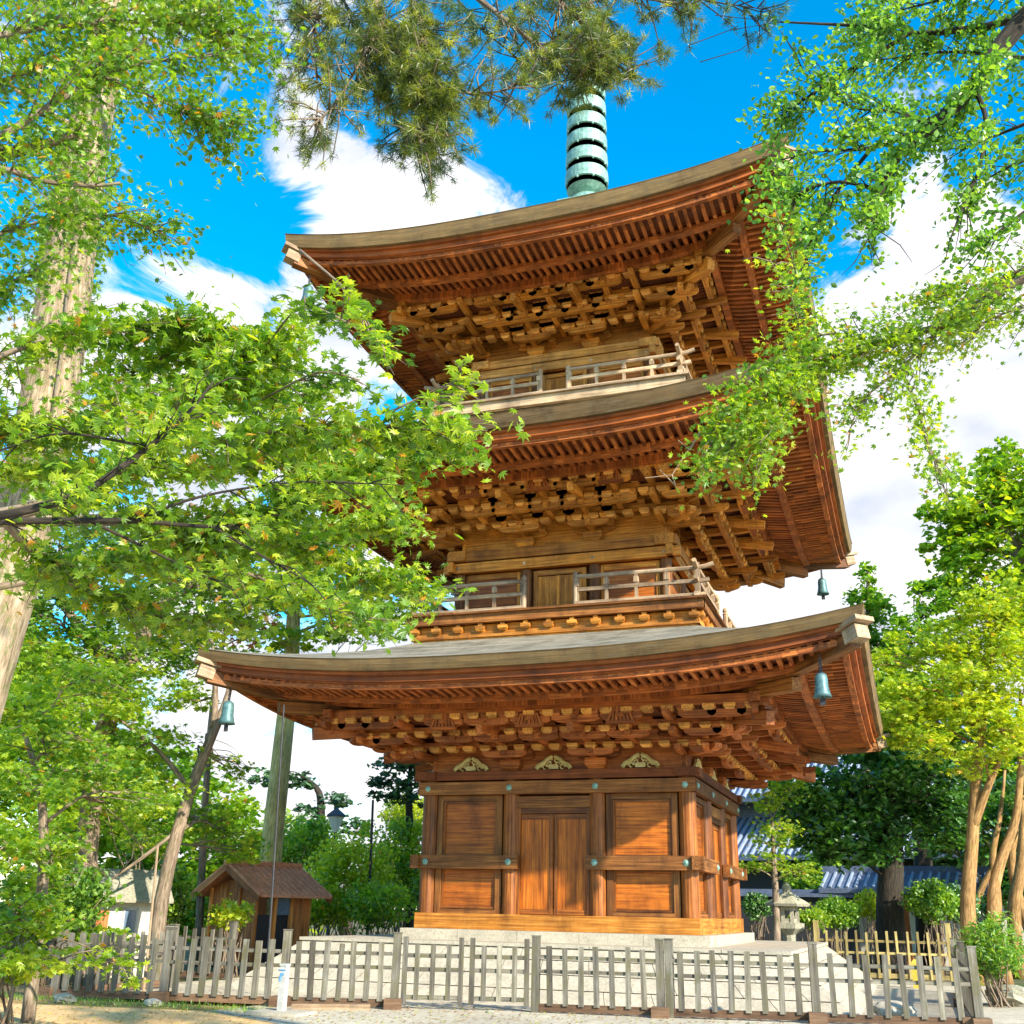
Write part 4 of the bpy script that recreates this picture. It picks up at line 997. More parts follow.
# ---- branch-borne foliage: foreground trees
def spray(polys,twig_len,n_tw,n_lf,leaf,spread_z=.25,twr=.006,droop=.1,clw=.16,t0=.15):
    """polys: list of (points, r0, r1). returns MB of branches and leaf positions"""
    mb=MB();P=[];Tn=[]
    for pts,r0,r1,(k0,k1),dens in polys:
        pts=np.array(pts,float);m=len(pts);t=np.linspace(0,m-1,(m-1)*5+1);C=np.stack([np.interp(t,range(m),pts[:,j]) for j in range(3)],1)
        for _ in range(3): C[1:-1]=(C[:-2]+2*C[1:-1]+C[2:])/4
        mb.tube(C,np.linspace(r0,r1,len(C)),8)
        L=np.linalg.norm(np.diff(C,axis=0),axis=1).sum(); nt_=max(2,int(n_tw*L*dens))
        for _ in range(nt_):
            f=RNG.uniform(k0,k1); x=f*(len(C)-1); i=int(min(x,len(C)-2)); p=C[i]+(C[i+1]-C[i])*(x-i); d=C[i+1]-C[i]; d/=np.linalg.norm(d)
            s=np.cross(d,[0,0,1]);s/=np.linalg.norm(s)+1e-9; s*=RNG.choice([-1,1])
            v=d*RNG.uniform(.3,1)+s*RNG.uniform(.3,1.1)+np.array([0,0,RNG.normal()*spread_z]); v/=np.linalg.norm(v); l=twig_len*RNG.uniform(.5,1.25)
            q=p+v*l; q[2]-=droop*l; mid=p+v*l*.5+RNG.normal(size=3)*l*.06; mb.tube([p,mid,q],[twr,twr*.7,twr*.35],4)
            n=max(3,int(n_lf*RNG.uniform(.6,1.4))); tt=RNG.uniform(t0,1.1,n)[:,None]; pos=p*(1-tt)**2+2*mid*tt*(1-tt)+q*tt**2
            pos=pos+RNG.normal(size=(n,3))*np.array([clw,clw,clw*.45])*l/.6
            P.append(pos);tn=np.clip(.5+.2*RNG.normal()+.2*RNG.normal(size=n),0,.93); tn[RNG.random(n)<.02]=1; Tn.append(tn)
    return mb,np.concatenate(P),np.concatenate(Tn)
def A(*q): return [at(*x) for x in q]
# near maple on the left (limbs come from a trunk left of the frame)
r=empty('japanese_maple',(-1.2,-19.0,0),'near japanese maple reaching bright green branches in from the left edge','maple tree')
tb=at(-330,540,7.5); trunk=MB(); base=np.array([tb[0]-.1,tb[1],-.05]); trunk.tube([base,base+[.05,.1,1.2],tb-[0,0,.4],tb+[.1,0,1.2],tb+[0,.2,3.0],tb+[.3,.1,5.2]],[.20,.16,.14,.11,.08,.04],10); trunk.build('trunk',M['bark_grey'],r,smooth=True)
pl=[(A((-330,540,7.5),(-120,530,7.4),(0,517,7.3),(80,497,7.2),(150,447,7.1),(212,384,7.0),(245,360,7.0),(280,345,7.0)),.07,.008,(.35,1),1.2),
 (A((-330,560,7.5),(-100,525,7.8),(0,520,7.8),(130,520,7.8),(215,528,7.7),(265,522,7.7),(330,480,7.6),(385,455,7.6),(440,442,7.6)),.06,.007,(.35,1),1.4),
 (A((130,520,7.8),(200,555,7.7),(290,590,7.6),(370,620,7.6)),.022,.005,(.1,1),1.3),
 (A((190,505,7.7),(260,540,8.2),(330,560,8.4),(380,580,8.4),(415,588,8.4)),.02,.005,(.1,1),1.5),
 (A((150,447,7.1),(230,438,6.8),(330,425,6.7),(400,428,6.7),(455,432,6.7)),.018,.004,(.1,1),1.5),
 (A((212,384,7.0),(260,395,7.4),(310,395,7.6)),.014,.004,(.1,1),.9),
 (A((-300,440,7.5),(-60,380,7.7),(40,340,7.8),(130,325,7.9),(200,330,7.9),(260,360,8)),.03,.005,(.3,1),1.1),
 (A((-300,440,8.5),(-60,420,8.6),(60,440,8.6),(160,400,8.7),(260,370,8.8)),.03,.005,(.25,1),1.5),
 (A((0,517,7.3),(60,580,8.2),(150,620,8.4),(240,620,8.6)),.03,.005,(.1,1),1.3),
 (A((-200,600,8.5),(0,590,9),(100,560,9.2),(220,560,9.4),(320,530,9.4),(390,522,9.2)),.035,.005,(.25,1),1.6),
 (A((-200,480,9.5),(-20,470,9.6),(100,470,9.6),(220,470,9.6),(320,440,9.4),(370,480,9.2)),.03,.005,(.2,1),1.6),
 (A((130,447,7.1),(120,380,8.2),(180,340,8.4),(260,400,8.6)),.015,.004,(.1,1),1.3),
]
mb,P,Tn=spray(pl,.36,31,15,.085,clw=.17); mb.build('branch',M['bark_grey'],r,smooth=True)
leaves('foliage',P,.105,M['lf_near'],r,STAR7,.8,.8,rv=Tn)
mb,P,Tn=spray([(A((-330,540,7.5),(-100,525,6.8),(0,517,6.3),(80,497,6.2),(150,447,6.1),(190,412,6.05),(213,382,6.0)),.038,.006,(.4,1),.45),
 (A((-330,560,7.5),(-100,527,7.0),(0,521,6.5),(130,520,6.5),(215,528,6.4),(262,522,6.4)),.034,.006,(.4,1),.35),
 (A((90,521,6.5),(130,540,6.5),(190,570,6.5),(235,590,6.5)),.012,.003,(.3,1),.5),(A((130,521,6.5),(200,495,6.4),(300,480,6.3),(400,485,6.3)),.012,.003,(.3,1),.5),
 (A((215,528,6.4),(260,555,6.4),(310,582,6.4),(330,605,6.4)),.010,.003,(.3,1),.5),(A((150,447,6.1),(60,430,6.2),(0,450,6.2)),.010,.004,(.1,.9),.4)],.30,20,12,.08,clw=.2); mb.build('near_branch',M['bark_dk'],r,smooth=True)
leaves('near_foliage',P,.085,M['lf_near'],r,STAR7,.8,.7,rvbias=.1,rv=Tn)
# sprig against the cloud, silhouette shade put into leaf colour + nearest bright sprig
mb,P,Tn=spray([(A((262,352,7.0),(300,300,6.0),(345,320,5.8),(385,350,5.8)),.008,.003,(.15,1),.8),(A((262,400,7.0),(320,368,6.3),(360,380,6.2)),.008,.003,(.2,1),.7)],.28,16,12,.09); mb.build('side_branch',M['bark_grey'],r,smooth=True)
leaves('side_foliage',P,.085,M['lf_deep'],r,STAR7,1.0,.5,rv=Tn)
mb,P,Tn=spray([(A((300,250,4.2),(350,292,4.1),(372,330,4.1),(385,350,4.1)),.006,.003,(.2,1),1.3),(A((395,410,4.4),(430,392,4.3),(462,378,4.2)),.005,.002,(.3,1),1.0)],.16,26,5,.08,clw=.09); mb.build('tip_branch',M['bark_grey'],r,smooth=True)
leaves('tip_foliage',P,.085,M['lf_near'],r,STAR7,1.0,.5,rvbias=.25,rv=Tn)
# top-left tree (second maple), limbs from beyond the top-left corner
r=empty('maple_tree',(-1.9,-17.6,0),'maple overhanging the top left corner with fine dark-edged leaves','maple tree')
tb=at(-260,120,8.5); base=np.array([tb[0],tb[1],-.05]); trunk=MB(); trunk.tube([base,base+[.1,.1,3],tb-[0,0,1.5],tb,tb+[.3,.1,2.5]],[.26,.22,.18,.14,.06],10); trunk.build('trunk',M['bark_grey'],r,smooth=True)
pl=[(A((-260,120,8.5),(-60,160,8.2),(0,155,8.1),(40,146,8.1),(78,134,8.0)),.075,.03,(.3,1),.6),
 (A((-100,200,8.1),(0,166,7.6),(30,178,7.5),(60,184,7.5),(100,186,7.4),(120,183,7.4)),.03,.010,(.2,.8),.4),
 (A((0,137,7.9),(60,100,7.8),(100,75,7.8),(150,60,7.8),(220,55,7.8)),.03,.006,(.1,1),1.3),
 (A((-100,60,8),(20,30,8),(120,20,8),(200,25,8),(255,40,8)),.03,.005,(.2,1),1.5),
 (A((100,75,7.8),(160,100,7.6),(200,120,7.6),(232,128,7.6)),.012,.004,(.1,1),1.9),
 (A((-100,250,8.4),(0,235,8.4),(60,215,8.3),(120,215,8.2),(155,232,8.2)),.02,.004,(.2,1),1.2),
 (A((-100,300,8.4),(-10,290,8.4),(40,270,8.4)),.02,.005,(.2,1),1.2),
 (A((-60,-40,8),(60,-20,8),(160,-15,8),(245,-5,8)),.03,.005,(.1,1),1.6),
 (A((-80,90,8.6),(10,80,8.6),(60,60,8.6),(130,50,8.6)),.02,.005,(.1,1),1.4)]
mb,P,Tn=spray(pl,.40,27,17,.07,clw=.2); mb.build('branch',M['bark_grey'],r,smooth=True); leaves('foliage',P,.08,M['lf_near'],r,STAR7,.8,.8,rvbias=-.1,rv=Tn)
# pine over the top centre
r=empty('pine_tree',(*at(-620,-150,9.5)[:2],0),'pine hanging blue and olive needle tufts over the spire','pine tree')
tb=at(-620,-150,9.5); base=np.array([tb[0]-.2,tb[1],-.05]); trunk=MB(); trunk.tube([base,base+[0,0,3],tb-[0,0,2],tb,tb+[.3,0,3]],[.32,.28,.24,.2,.08],10)
trunk.tube([tb,*[at(*q) for q in ((-300,-250,9.8),(0,-330,10),(200,-330,10))]],[.16,.13,.10,.075],8)
trunk.build('trunk',M['bark_grey'],r,smooth=True)
def pine(polys,seed,ntw,tuftn,dens=1,matn='lf_olive',nm='needle_tuft_mass',bn='branch'):
    mb=MB();tc_=[]
    for pts,r0,r1,(k0,k1),dn in polys:
        pts=np.array(pts,float);m=len(pts);t=np.linspace(0,m-1,(m-1)*5+1);C=np.stack([np.interp(t,range(m),pts[:,j]) for j in range(3)],1)
        for _ in range(2): C[1:-1]=(C[:-2]+2*C[1:-1]+C[2:])/4
        mb.tube(C,np.linspace(r0,r1,len(C)),7); L=np.linalg.norm(np.diff(C,axis=0),axis=1).sum()
        for _ in range(int(ntw*L*dn)):
            f=RNG.uniform(k0,k1);x=f*(len(C)-1);i=int(min(x,len(C)-2));p=C[i]+(C[i+1]-C[i])*(x-i);v=rnd_unit(1)[0]+ (C[i+1]-C[i])/np.linalg.norm(C[i+1]-C[i])*.6; v/=np.linalg.norm(v); l=RNG.uniform(.15,.55)
            q=p+v*l; q[2]-=.03; mb.tube([p,(p+q)/2+RNG.normal(size=3)*.03,q],[.011,.008,.005],4)
            for s_ in range(RNG.integers(1,4)): tc_.append((p+(q-p)*RNG.uniform(.5,1)+RNG.normal(size=3)*.03,v))
            tc_.append((q,v))
    n=len(tc_);c=np.array([a for a,_ in tc_]);ax=np.array([b for _,b in tc_]);K_=tuftn
    d=rnd_unit(n*K_).reshape(n,K_,3)+ax[:,None]*.6; d/=np.linalg.norm(d,axis=2)[:,:,None]
    L=RNG.uniform(.07,.125,(n,K_,1)); s=np.cross(d,rnd_unit(n*K_).reshape(n,K_,3)); s/=np.linalg.norm(s,axis=2)[:,:,None]
    o=c[:,None]+RNG.normal(size=(n,K_,3))*.018
    V=np.stack([o-s*.0038,o+s*.0038,o+d*L+np.array([0,0,-.006])],2).reshape(-1,3); F=np.arange(len(V)).reshape(-1,3)
    rv=np.clip(.45+.22*RNG.normal(size=n),0,1)
    return mb,V,F,np.repeat(rv,K_*3)
pp=[(A((200,-250,10),(330,-120,9.3),(375,-20,9),(378,30,8.9),(395,70,8.8),(425,85,8.7),(440,120,8.7)),.07,.015,(.4,1),2.0),
 (A((330,-120,9.3),(400,-30,9),(420,20,8.8),(430,60,8.6),(420,140,8.6)),.035,.010,(.35,1),1.8),
 (A((378,30,8.9),(350,80,8.8),(330,110,8.7),(312,125,8.7)),.02,.006,(.0,1),2.2),
 (A((395,70,8.8),(440,90,8.7),(490,95,8.7),(530,80,8.6)),.02,.006,(.0,1),2.6),
 (A((400,-60,9.2),(480,0,9.1),(530,40,9.0),(560,60,9.0),(620,55,9.0)),.04,.008,(.3,1),2.0),
 (A((480,-60,9.2),(560,0,9.2),(600,40,9.2),(625,80,9.2)),.03,.008,(.2,1),2.4),
 (A((500,-40,9.2),(580,-10,9.2),(650,0,9.2),(700,5,9.2)),.02,.006,(.1,1),1.6),
 (A((350,-60,9.2),(320,0,9.2),(310,50,9.1),(320,90,9.1)),.02,.006,(.2,1),1.8),
 (A((560,0,9.2),(550,50,9.2),(580,80,9.2)),.02,.006,(.2,1),2.0)]
mb,V,F,rv=pine(pp,1,14,30); mb.build('branch',M['bark_grey'],r,smooth=True); build_mesh('needle_foliage',V,[F],M['lf_olive'],r,rv=rv)
pp=[(A((300,-80,9.5),(345,0,9.4),(365,60,9.3),(400,120,9.2),(425,160,9.2)),.02,.006,(.2,1),1.8),(A((420,-60,9.6),(470,20,9.6),(520,60,9.5)),.02,.006,(.2,1),1.6),
 (A((600,-50,9.6),(640,-20,9.6),(700,0,9.6),(770,10,9.6)),.02,.005,(.3,1),1.3),(A((640,-30,9.6),(600,20,9.6),(590,70,9.6)),.02,.005,(.3,1),1.6),(A((340,-60,9.6),(300,-10,9.6),(305,40,9.6)),.02,.005,(.3,1),1.4)]
mb,V,F,rv=pine(pp,2,12,26); mb.build('rear_branch',M['bark_dk'],r,smooth=True); build_mesh('shaded_needle_foliage',V,[F],M['lf_blue'],r,rv=rv)  # shade on the rear needles is put into a darker blue-green
# top-right fine-leaved tree
r=empty('elm_tree',(13.6,-18.5,0),'fine-leaved tree spreading arching branches over the top right corner','tree')
tb=at(1330,60,8.6); base=np.array([tb[0]+.2,tb[1],-.05]); trunk=MB(); trunk.tube([base,base+[0,.1,3],tb-[0,0,1.5],tb,tb+[-.4,.1,2.5]],[.28,.24,.2,.16,.06],10); trunk.build('trunk',M['bark_grey'],r,smooth=True)
pl=[(A((1330,60,8.6),(1120,-40,8.4),(1030,10,8.3),(990,60,8.2),(975,88,8.1),(930,128,8.0),(900,150,7.9),(880,190,7.9),(870,235,7.9)),.08,.008,(.35,.96),1.6),
 (A((1120,-40,8.4),(1010,25,8.6),(905,36,8.6),(870,26,8.6),(780,22,8.5)),.03,.006,(.25,.75),1.2),
 (A((975,88,8.1),(988,120,8.1),(980,170,8.1),(965,200,8.1),(950,240,8.1)),.015,.004,(.1,.8),1.1),
 (A((930,128,8.0),(870,150,8.0),(820,150,8.0),(780,160,8.0)),.015,.004,(.1,1),1.9),
 (A((905,36,8.6),(850,70,8.4),(810,95,8.3),(775,120,8.3)),.016,.004,(.1,1),2.0),
 (A((880,190,7.9),(840,180,7.8),(800,190,7.8),(785,215,7.8)),.012,.004,(.1,1),2.0),
 (A((870,150,8.0),(830,200,7.9),(810,240,7.9),(800,290,7.9)),.012,.004,(.2,1),2.0),
 (A((1120,120,8.4),(1060,110,8.4),(1010,130,8.4),(960,150,8.4)),.02,.004,(.2,1),1.4),
 (A((1120,60,8.8),(1040,60,8.8),(950,50,8.8),(880,60,8.8)),.02,.004,(.2,1),1.8),
 (A((1100,220,8.4),(1040,200,8.4),(1000,230,8.3),(975,255,8.3)),.015,.004,(.2,1),1.1),
 (A((1100,0,8.2),(1040,-10,8.2),(960,-5,8.2),(900,10,8.2)),.02,.004,(.2,1),1.6),
 (A((930,128,8.0),(900,110,8.2),(850,110,8.3),(800,70,8.3)),.012,.004,(.1,1),2.0),
 (A((1100,150,8.4),(1020,160,8.4),(985,180,8.4)),.012,.004,(.1,1),1.6)]
mb,P,Tn=spray([(a_,b_*1.5,c_*1.4,d_,e_) for a_,b_,c_,d_,e_ in pl],.46,11,28,.05,clw=.10,t0=.25); mb.build('branch',M['bark_dk'],r,smooth=True); leaves('foliage',P,.053,M['lf_right'],r,OVAL,.8,.9,rv=Tn)
mb=MB()
for q in (A((870,235,7.9),(855,262,7.9),(842,275,7.9)),A((868,238,7.9),(880,262,7.9),(872,270,7.9)),A((875,228,7.9),(900,245,7.9),(912,262,7.9)),A((950,240,8.1),(945,262,8.1),(925,275,8.1)),A((965,200,8.1),(972,230,8.1),(985,250,8.1)),A((700,62,8.6),(740,50,8.6),(780,22,8.5)),A((690,45,8.6),(730,30,8.6),(780,22,8.5)),A((715,15,8.6),(740,18,8.6),(780,22,8.5))):
    mb=MB(); mb.tube(q,[.005,.004,.002] if q[0][2]<11 else [.002,.004,.006],5); mb.build('bare_twig',M['bark_dk'],r)
# right low maple branch
r=empty('maple_tree',(12.6,-17.9,0),'maple sending one long bright green bough in front of the right eaves','maple tree')
tb=at(1290,300,8.3); base=np.array([tb[0],tb[1]-.2,-.05]); trunk=MB(); trunk.tube([base,base+[.1,.1,2],tb-[0,0,.8],tb,tb+[.2,0,1.8]],[.22,.18,.15,.12,.05],10); trunk.build('trunk',M['bark_grey'],r,smooth=True)
pl=[(A((1290,300,8.3),(1120,260,8.2),(1024,275,8.1),(945,325,8.0),(880,345,7.9),(820,360,7.8),(770,395,7.7),(735,440,7.6)),.05,.005,(.3,1),1.7),
 (A((945,325,8.0),(900,370,8.0),(860,400,8.0),(850,430,8.0)),.014,.004,(.1,1),1.0),
 (A((880,345,7.9),(830,330,7.8),(790,350,7.8),(760,375,7.7)),.012,.004,(.1,1),1.3),
 (A((820,360,7.8),(790,400,7.7),(770,430,7.7),(760,455,7.7)),.010,.003,(.1,1),1.6),
 (A((1100,240,8.4),(1040,260,8.4),(980,290,8.4),(930,300,8.3)),.02,.004,(.2,1),1.5),
 (A((900,370,8.0),(920,410,8.0),(925,440,8.0),(940,470,8.0)),.010,.003,(.1,1),1.3),
 (A((770,395,7.7),(740,400,7.6),(715,425,7.6),(705,470,7.6)),.008,.003,(.1,1),1.6),
 (A((1060,300,8.4),(1010,310,8.4),(970,330,8.3)),.012,.004,(.1,1),1.3)]
mb,P,Tn=spray(pl,.36,24,23,.06,clw=.16,t0=.25); mb.build('branch',M['bark_grey'],r,smooth=True)
leaves('foliage',P,.07,M['lf_near'],r,STAR5,.8,.8,rvbias=.0,rv=Tn)
mb,P,Tn=spray([(A((800,290,7.9),(790,250,6.8),(775,210,6.6)),.008,.003,(0,1),.45),(A((800,330,7.8),(790,290,6.8),(770,260,6.7)),.008,.003,(0,1),.45)],.22,22,14,.06,clw=.17); mb.build('side_branch',M['bark_grey'],r,smooth=True); leaves('side_foliage',P,.062,M['lf_near'],r,STAR5,1.0,.6,rvbias=.15,rv=Tn)
mb=MB()
for q in (A((735,440,7.6),(700,432,7.6),(672,475,7.6),(645,478,7.6)),A((700,432,7.6),(690,450,7.6),(678,440,7.6)),A((672,475,7.6),(676,486,7.6),(660,470,7.6))): mb.tube(q,np.linspace(.008,.003,len(q)),5)
mb.build('bare_twig',M['rail'],r)
# ------------------------------------------------------------------ background trees, right
gy='broadleaf trees behind the right side'
b=g0(968,930,34); tree('yellow_maple','yellow-green maple with sunlit orange twin trunks at the right edge',b,
 [([b,*A((966,905,34),(972,850,34),(975,790,34),(982,730,34),(990,660,34))],[.26,.20,.17,.15,.11,.06]),([b+[.8,.1,0],*A((990,905,34),(1000,860,34.2),(1018,820,34.3),(1022,740,34.3),(1020,690,34.3))],[.20,.16,.14,.11,.08,.04]),
  ([at(972,830,34),*A((990,780,33.8),(1010,740,33.8))],[.14,.10,.06])],
 [(940,690,33,55,26),(905,700,33.5,40,20),(990,660,33,50,35),(1000,600,33.5,40,30),(960,640,34,40,26),(1010,730,33,35,26),(930,740,33,45,20),(985,760,33,35,14,.7),(890,665,34,30,16),(1030,660,34,44,44),(880,730,34,26,16,.8),(930,650,34.5,40,24),(975,705,33.5,46,26),(1010,620,34,40,24),(900,715,33,40,16),(1030,730,34,30,30)],.20,'lf_yel','bark_or',cover=2.0,tmpl=STAR5,flat=.4)
b=g0(888,932,37); tree('camphor_tree','dark green tree with one thick black trunk right of the pagoda',b,
 [([b,*A((889,900,37),(892,860,37),(890,800,37),(885,750,37))],[.46,.40,.36,.28,.14]),([at(890,850,37),*A((915,800,37),(935,770,37))],[.2,.14,.08]),([at(890,850,37),*A((850,810,36.5),(815,790,36))],[.2,.14,.08])],
 [(840,810,36,50,34),(800,800,35.5,30,28),(880,780,37,60,34),(930,790,37,42,32),(850,850,36,50,20),(900,835,37,50,18,.7),(950,820,37,30,26),(870,740,37.5,48,28),(805,835,35.5,26,14)],.20,'lf_dark','bark_dk',cover=2.8,tmpl=DIAM)
b=g0(775,932,33); tree('young_maple','small pale green maple just behind the right wall of the pagoda',b,
 [([b,*A((776,900,33),(774,860,33),(772,820,33))],[.12,.10,.07,.04])],
 [(768,800,33,24,14,.8),(775,830,33,28,14),(765,862,33,26,9),(800,872,33,26,9),(750,868,33,16,7),(790,790,33.5,20,14,.8),(770,845,33,22,6)],.14,'lf_near','bark_grey',cover=1.6,tmpl=STAR5,flat=.3)
b=g0(1075,932,46); tree('zelkova_tree','tall rounded green tree rising highest at the right edge',b,
 [([b,*A((1065,850,46),(1055,750,46),(1040,640,46),(1020,560,46),(1000,510,46))],[.6,.5,.45,.36,.22,.1])],
 [(985,500,46,42,34),(960,550,46,38,30),(1010,480,46.5,44,30),(1020,540,46,50,40),(970,590,46,44,26),(1030,590,46,50,34),(945,520,46,24,26),(1060,500,47,50,50),(1000,455,47,26,14,.7),(1040,640,46,40,40,.7)],.30,'lf_near','bark_grey',cover=2.5)
b=g0(868,932,52); tree('cypress_tree','pointed conifer behind the right end of the lowest roof',b,
 [([b,*A((868,800,52),(868,700,52),(868,570,52))],[.4,.34,.25,.06])],
 [(868,575,52,10,14),(862,600,52,20,16),(876,615,52,24,16),(858,640,52,30,18),(885,650,52,30,20),(870,680,52,42,22),(900,700,52,40,26),(860,720,52,40,26)],.26,'lf_mid','bark_grey',cover=2.2,flat=.6)
b=g0(925,932,44); tree('evergreen_oak','dark rounded evergreen between the conifer and the yellow maple',b,
 [([b,*A((922,850,44),(920,760,44),(918,680,44))],[.4,.32,.25,.1])],
 [(915,640,44,34,26),(935,600,45,28,22),(905,690,44,40,30),(950,700,44,40,40),(900,750,44,40,30),(960,770,44,44,34),(1005,800,44,44,40),(1000,740,44,40,40)],.26,'lf_mid','bark_dk',cover=2.2)
b=g0(1040,935,40); tree('tangled_tree','dark-leaved tree with several thin leaning trunks at the lower right edge',b,  # foliage takes the dark evergreen leaf colour
 [([b-[1.6,0,0],*A((1000,900,40),(990,860,40),(1000,820,40),(1005,770,40))],[.16,.13,.11,.08,.04]),([b,*A((1018,900,40),(1008,850,40),(1030,800,40),(1034,750,40))],[.18,.15,.12,.08,.04]),([b-[2.6,-.3,0],*A((975,905,40),(985,880,40),(1010,840,40),(1024,790,40))],[.13,.11,.10,.07,.04]),([b-[.8,.3,0],*A((1012,905,39),(1022,870,39),(1024,800,39))],[.22,.2,.17,.1])],
 [(1020,800,41,40,24),(985,830,41,40,20),(1030,850,41,30,30),(955,850,41,30,18),(1010,900,42,20,14,.6)],.2,'lf_dark','bark_or',cover=2.2)
# shrub right, low garden bushes
def bush(px,py,D,rx,ry,label,mat='lf_mid',leaf=.09,cover=4,name='shrub',cat='shrub',group=None,tm=DIAM):
    c=at(px,py,D); r=empty(name,(c[0],c[1],0),label,cat,group); rxm,rym=px2m(rx,D),px2m(ry,D)
    nl=min(14000,int(2.6*cover*math.pi*rx*ry/((leaf/D*FOC)**2*.33))); c=np.array([c[0],c[1],max(c[2],rym*.8)])
    pos,tone,sc=clump_points(c,(rxm*1.1,rxm*.9,rym*1.1),nl,44,.75,.45,.32,.35); pos[:,2]=np.maximum(pos[:,2],.03)
    leaves('foliage',pos,leaf,M[mat],r,tm,.6,1.0,rv=tone)
    mb=MB()
    for s_ in sc[:16]: limb(mb,(c[0]+RNG.normal()*.12,c[1]+RNG.normal()*.12,-.02),s_,.022,.008,.1,5)
    mb.build('stem',M['bark_grey'],r,smooth=True); return r
bush(993,945,25.5,30,26,'large leafy green shrub outside the right fence corner',mat='lf_mid',leaf=.13,tm=(DIAM[0]*np.array([1,.5,1]),DIAM[1]))
bush(838,912,36,22,14,'clipped bright green shrub right of the stone lantern','lf_mid',.1)
bush(812,918,35,20,8,'low spreading green bush at the foot of the stone lantern','lf_near',.1)
bush(930,900,36,26,18,'rounded green bush in front of the garden gate','lf_mid',.12)
bush(870,905,38,16,14,'pale yellowish bush beside the dark tree trunk','lf_yel',.1,cover=2.5)
bush(960,905,37,18,16,'dark bush between the orange trunks and the garden gate','lf_dark',.12)
bush(755,905,36,14,12,'dark low bush close behind the pagoda corner','lf_dark',.1)
# ------------------------------------------------------------------ background trees, left
b=g0(160,945,27); tree('leaning_maple','slim grey maple trunk leaning right under the left corner of the lowest roof',b,
 [([b,*A((158,915,27),(172,850,27),(190,790,27),(212,735,27),(226,705,27),(236,660,27.5))],[.19,.165,.15,.13,.115,.09,.04]),([at(214,728,27),*A((216,690,27),(212,640,27))],[.09,.07,.03]),([at(190,790,27),*A((160,750,27),(120,720,27))],[.07,.05,.03]),([at(178,830,27),*A((140,860,27),(110,880,27))],[.05,.04,.02])],
 [(80,700,26,80,22),(140,740,27,70,20),(60,760,25,70,22),(150,690,27,60,20),(40,660,25,50,26),(190,640,28,40,20,.8),(100,800,26,80,24),(225,830,29,36,20,.8),(30,830,25,50,28),(240,770,29,24,10,.6),(100,655,26,60,20),(130,830,28,50,14,.8),(36,880,24,36,22),(250,850,30,26,14),(190,700,28,34,12,.8),(20,720,25,60,30),(120,770,28,60,20),(190,665,30,50,22),(150,640,30,50,22),(215,760,30,26,12,.7),(195,820,30,34,18)],.17,'lf_near','bark_grey',cover=1.7,tmpl=STAR5,flat=.3,group='maples behind the left fence')
b=g0(40,945,18); tree('bushy_maple','low bright green maple filling the left edge above the fence',b,
 [([b,*A((42,900,18),(45,840,18),(40,780,18),(20,720,18))],[.10,.085,.07,.055,.03])],
 [(20,700,17,50,24),(90,680,17.5,50,18),(30,780,17,50,20),(110,770,17.5,50,16),(0,850,17,40,24),(50,850,17,38,18),(140,800,18,40,14),(20,920,16.5,50,26),(40,925,17,34,14),(0,960,16,46,16),(60,960,16,40,14,.6),(120,965,15.8,34,14,.5),(50,740,17,60,16)],.12,'lf_near','bark_grey',cover=2.0,tmpl=STAR5,flat=.32,group='maples behind the left fence')
b=g0(88,945,27); tree('dark_leaning_tree','dark tree with thick blackish trunk forking behind the left maples',b,
 [([b,*A((86,850,27),(96,760,27),(120,680,27),(145,630,27),(175,595,27),(210,560,27))],[.26,.24,.23,.22,.20,.17,.10]),([at(125,670,27),*A((95,650,27),(60,600,27))],[.2,.15,.08])],
 [(60,620,26,60,26),(130,600,26,60,22),(200,580,27,60,26),(20,580,26,50,34),(100,650,27,60,20),(40,670,27,40,20),(170,650,28,40,16,.6),(250,590,27,60,26,.8),(150,545,27,80,26),(60,540,27,70,26)],.17,'lf_deep','bark_grey',cover=1.8,tmpl=STAR5)
b=g0(266,945,34.5); tree('pale_trunk_tree','tree with straight mossy yellow trunk seen between shed and roof',b,
 [([b,*A((271,850,34.5),(279,780,34.5),(286,715,34.5),(291,670,34.5),(294,600,34.5),(298,560,34.5))],[.36,.32,.30,.28,.26,.20,.12]),([at(286,722,34.5),*A((300,700,34.5),(312,692,34.5))],[.08,.06,.04])],
 [(300,590,34,50,24,.8),(350,610,35,50,22,.5),(250,590,34,44,26,.8),(370,600,30,40,20,.5),(320,560,35,70,24,.8),(340,630,35,50,12,.8),(280,640,34,40,14,.9),(390,625,35,34,18,.7),(230,660,34,30,14,.6)],.17,'lf_near','bark_yel',cover=1.6)
b=g0(200,945,34); tree('reddening_maple','distant maple with a patch of red autumn leaves above the left eave',b,
 [([b,*A((205,800,34),(212,700,34),(226,630,34))],[.12,.10,.08,.04])],
 [(228,618,34,24,14,.9),(205,640,34,16,10,.9),(245,640,34,18,10,.7),(265,625,34,20,12,.5)],.26,'lf_red','bark_grey',cover=1.3,tmpl=STAR5)
b=g0(352,945,52); tree('distant_pine','distant dark pine with flat needle pads behind the lamp post',b,
 [([b,*A((330,880,52),(320,830,52),(322,790,52),(300,775,52))],[.35,.3,.22,.15,.06])],
 [(300,782,52,22,8),(335,800,52,20,8),(352,825,52,20,9),(310,812,52,20,7,.7),(270,775,52,26,8)],.26,'lf_blue','bark_dk',cover=2.2,flat=.35)
b=g0(410,945,40); tree('blue_pine','bluish pine close behind the left wall of the pagoda',b,
 [([b,*A((412,860,40),(408,800,40),(412,750,40))],[.2,.16,.12,.05])],
 [(395,765,40,28,10),(410,785,40,28,9),(385,780,40,20,8),(405,800,40,26,8),(420,770,40,20,10),(380,795,40,16,5,.7)],.22,'lf_blue','bark_dk',cover=1.9,flat=.35)
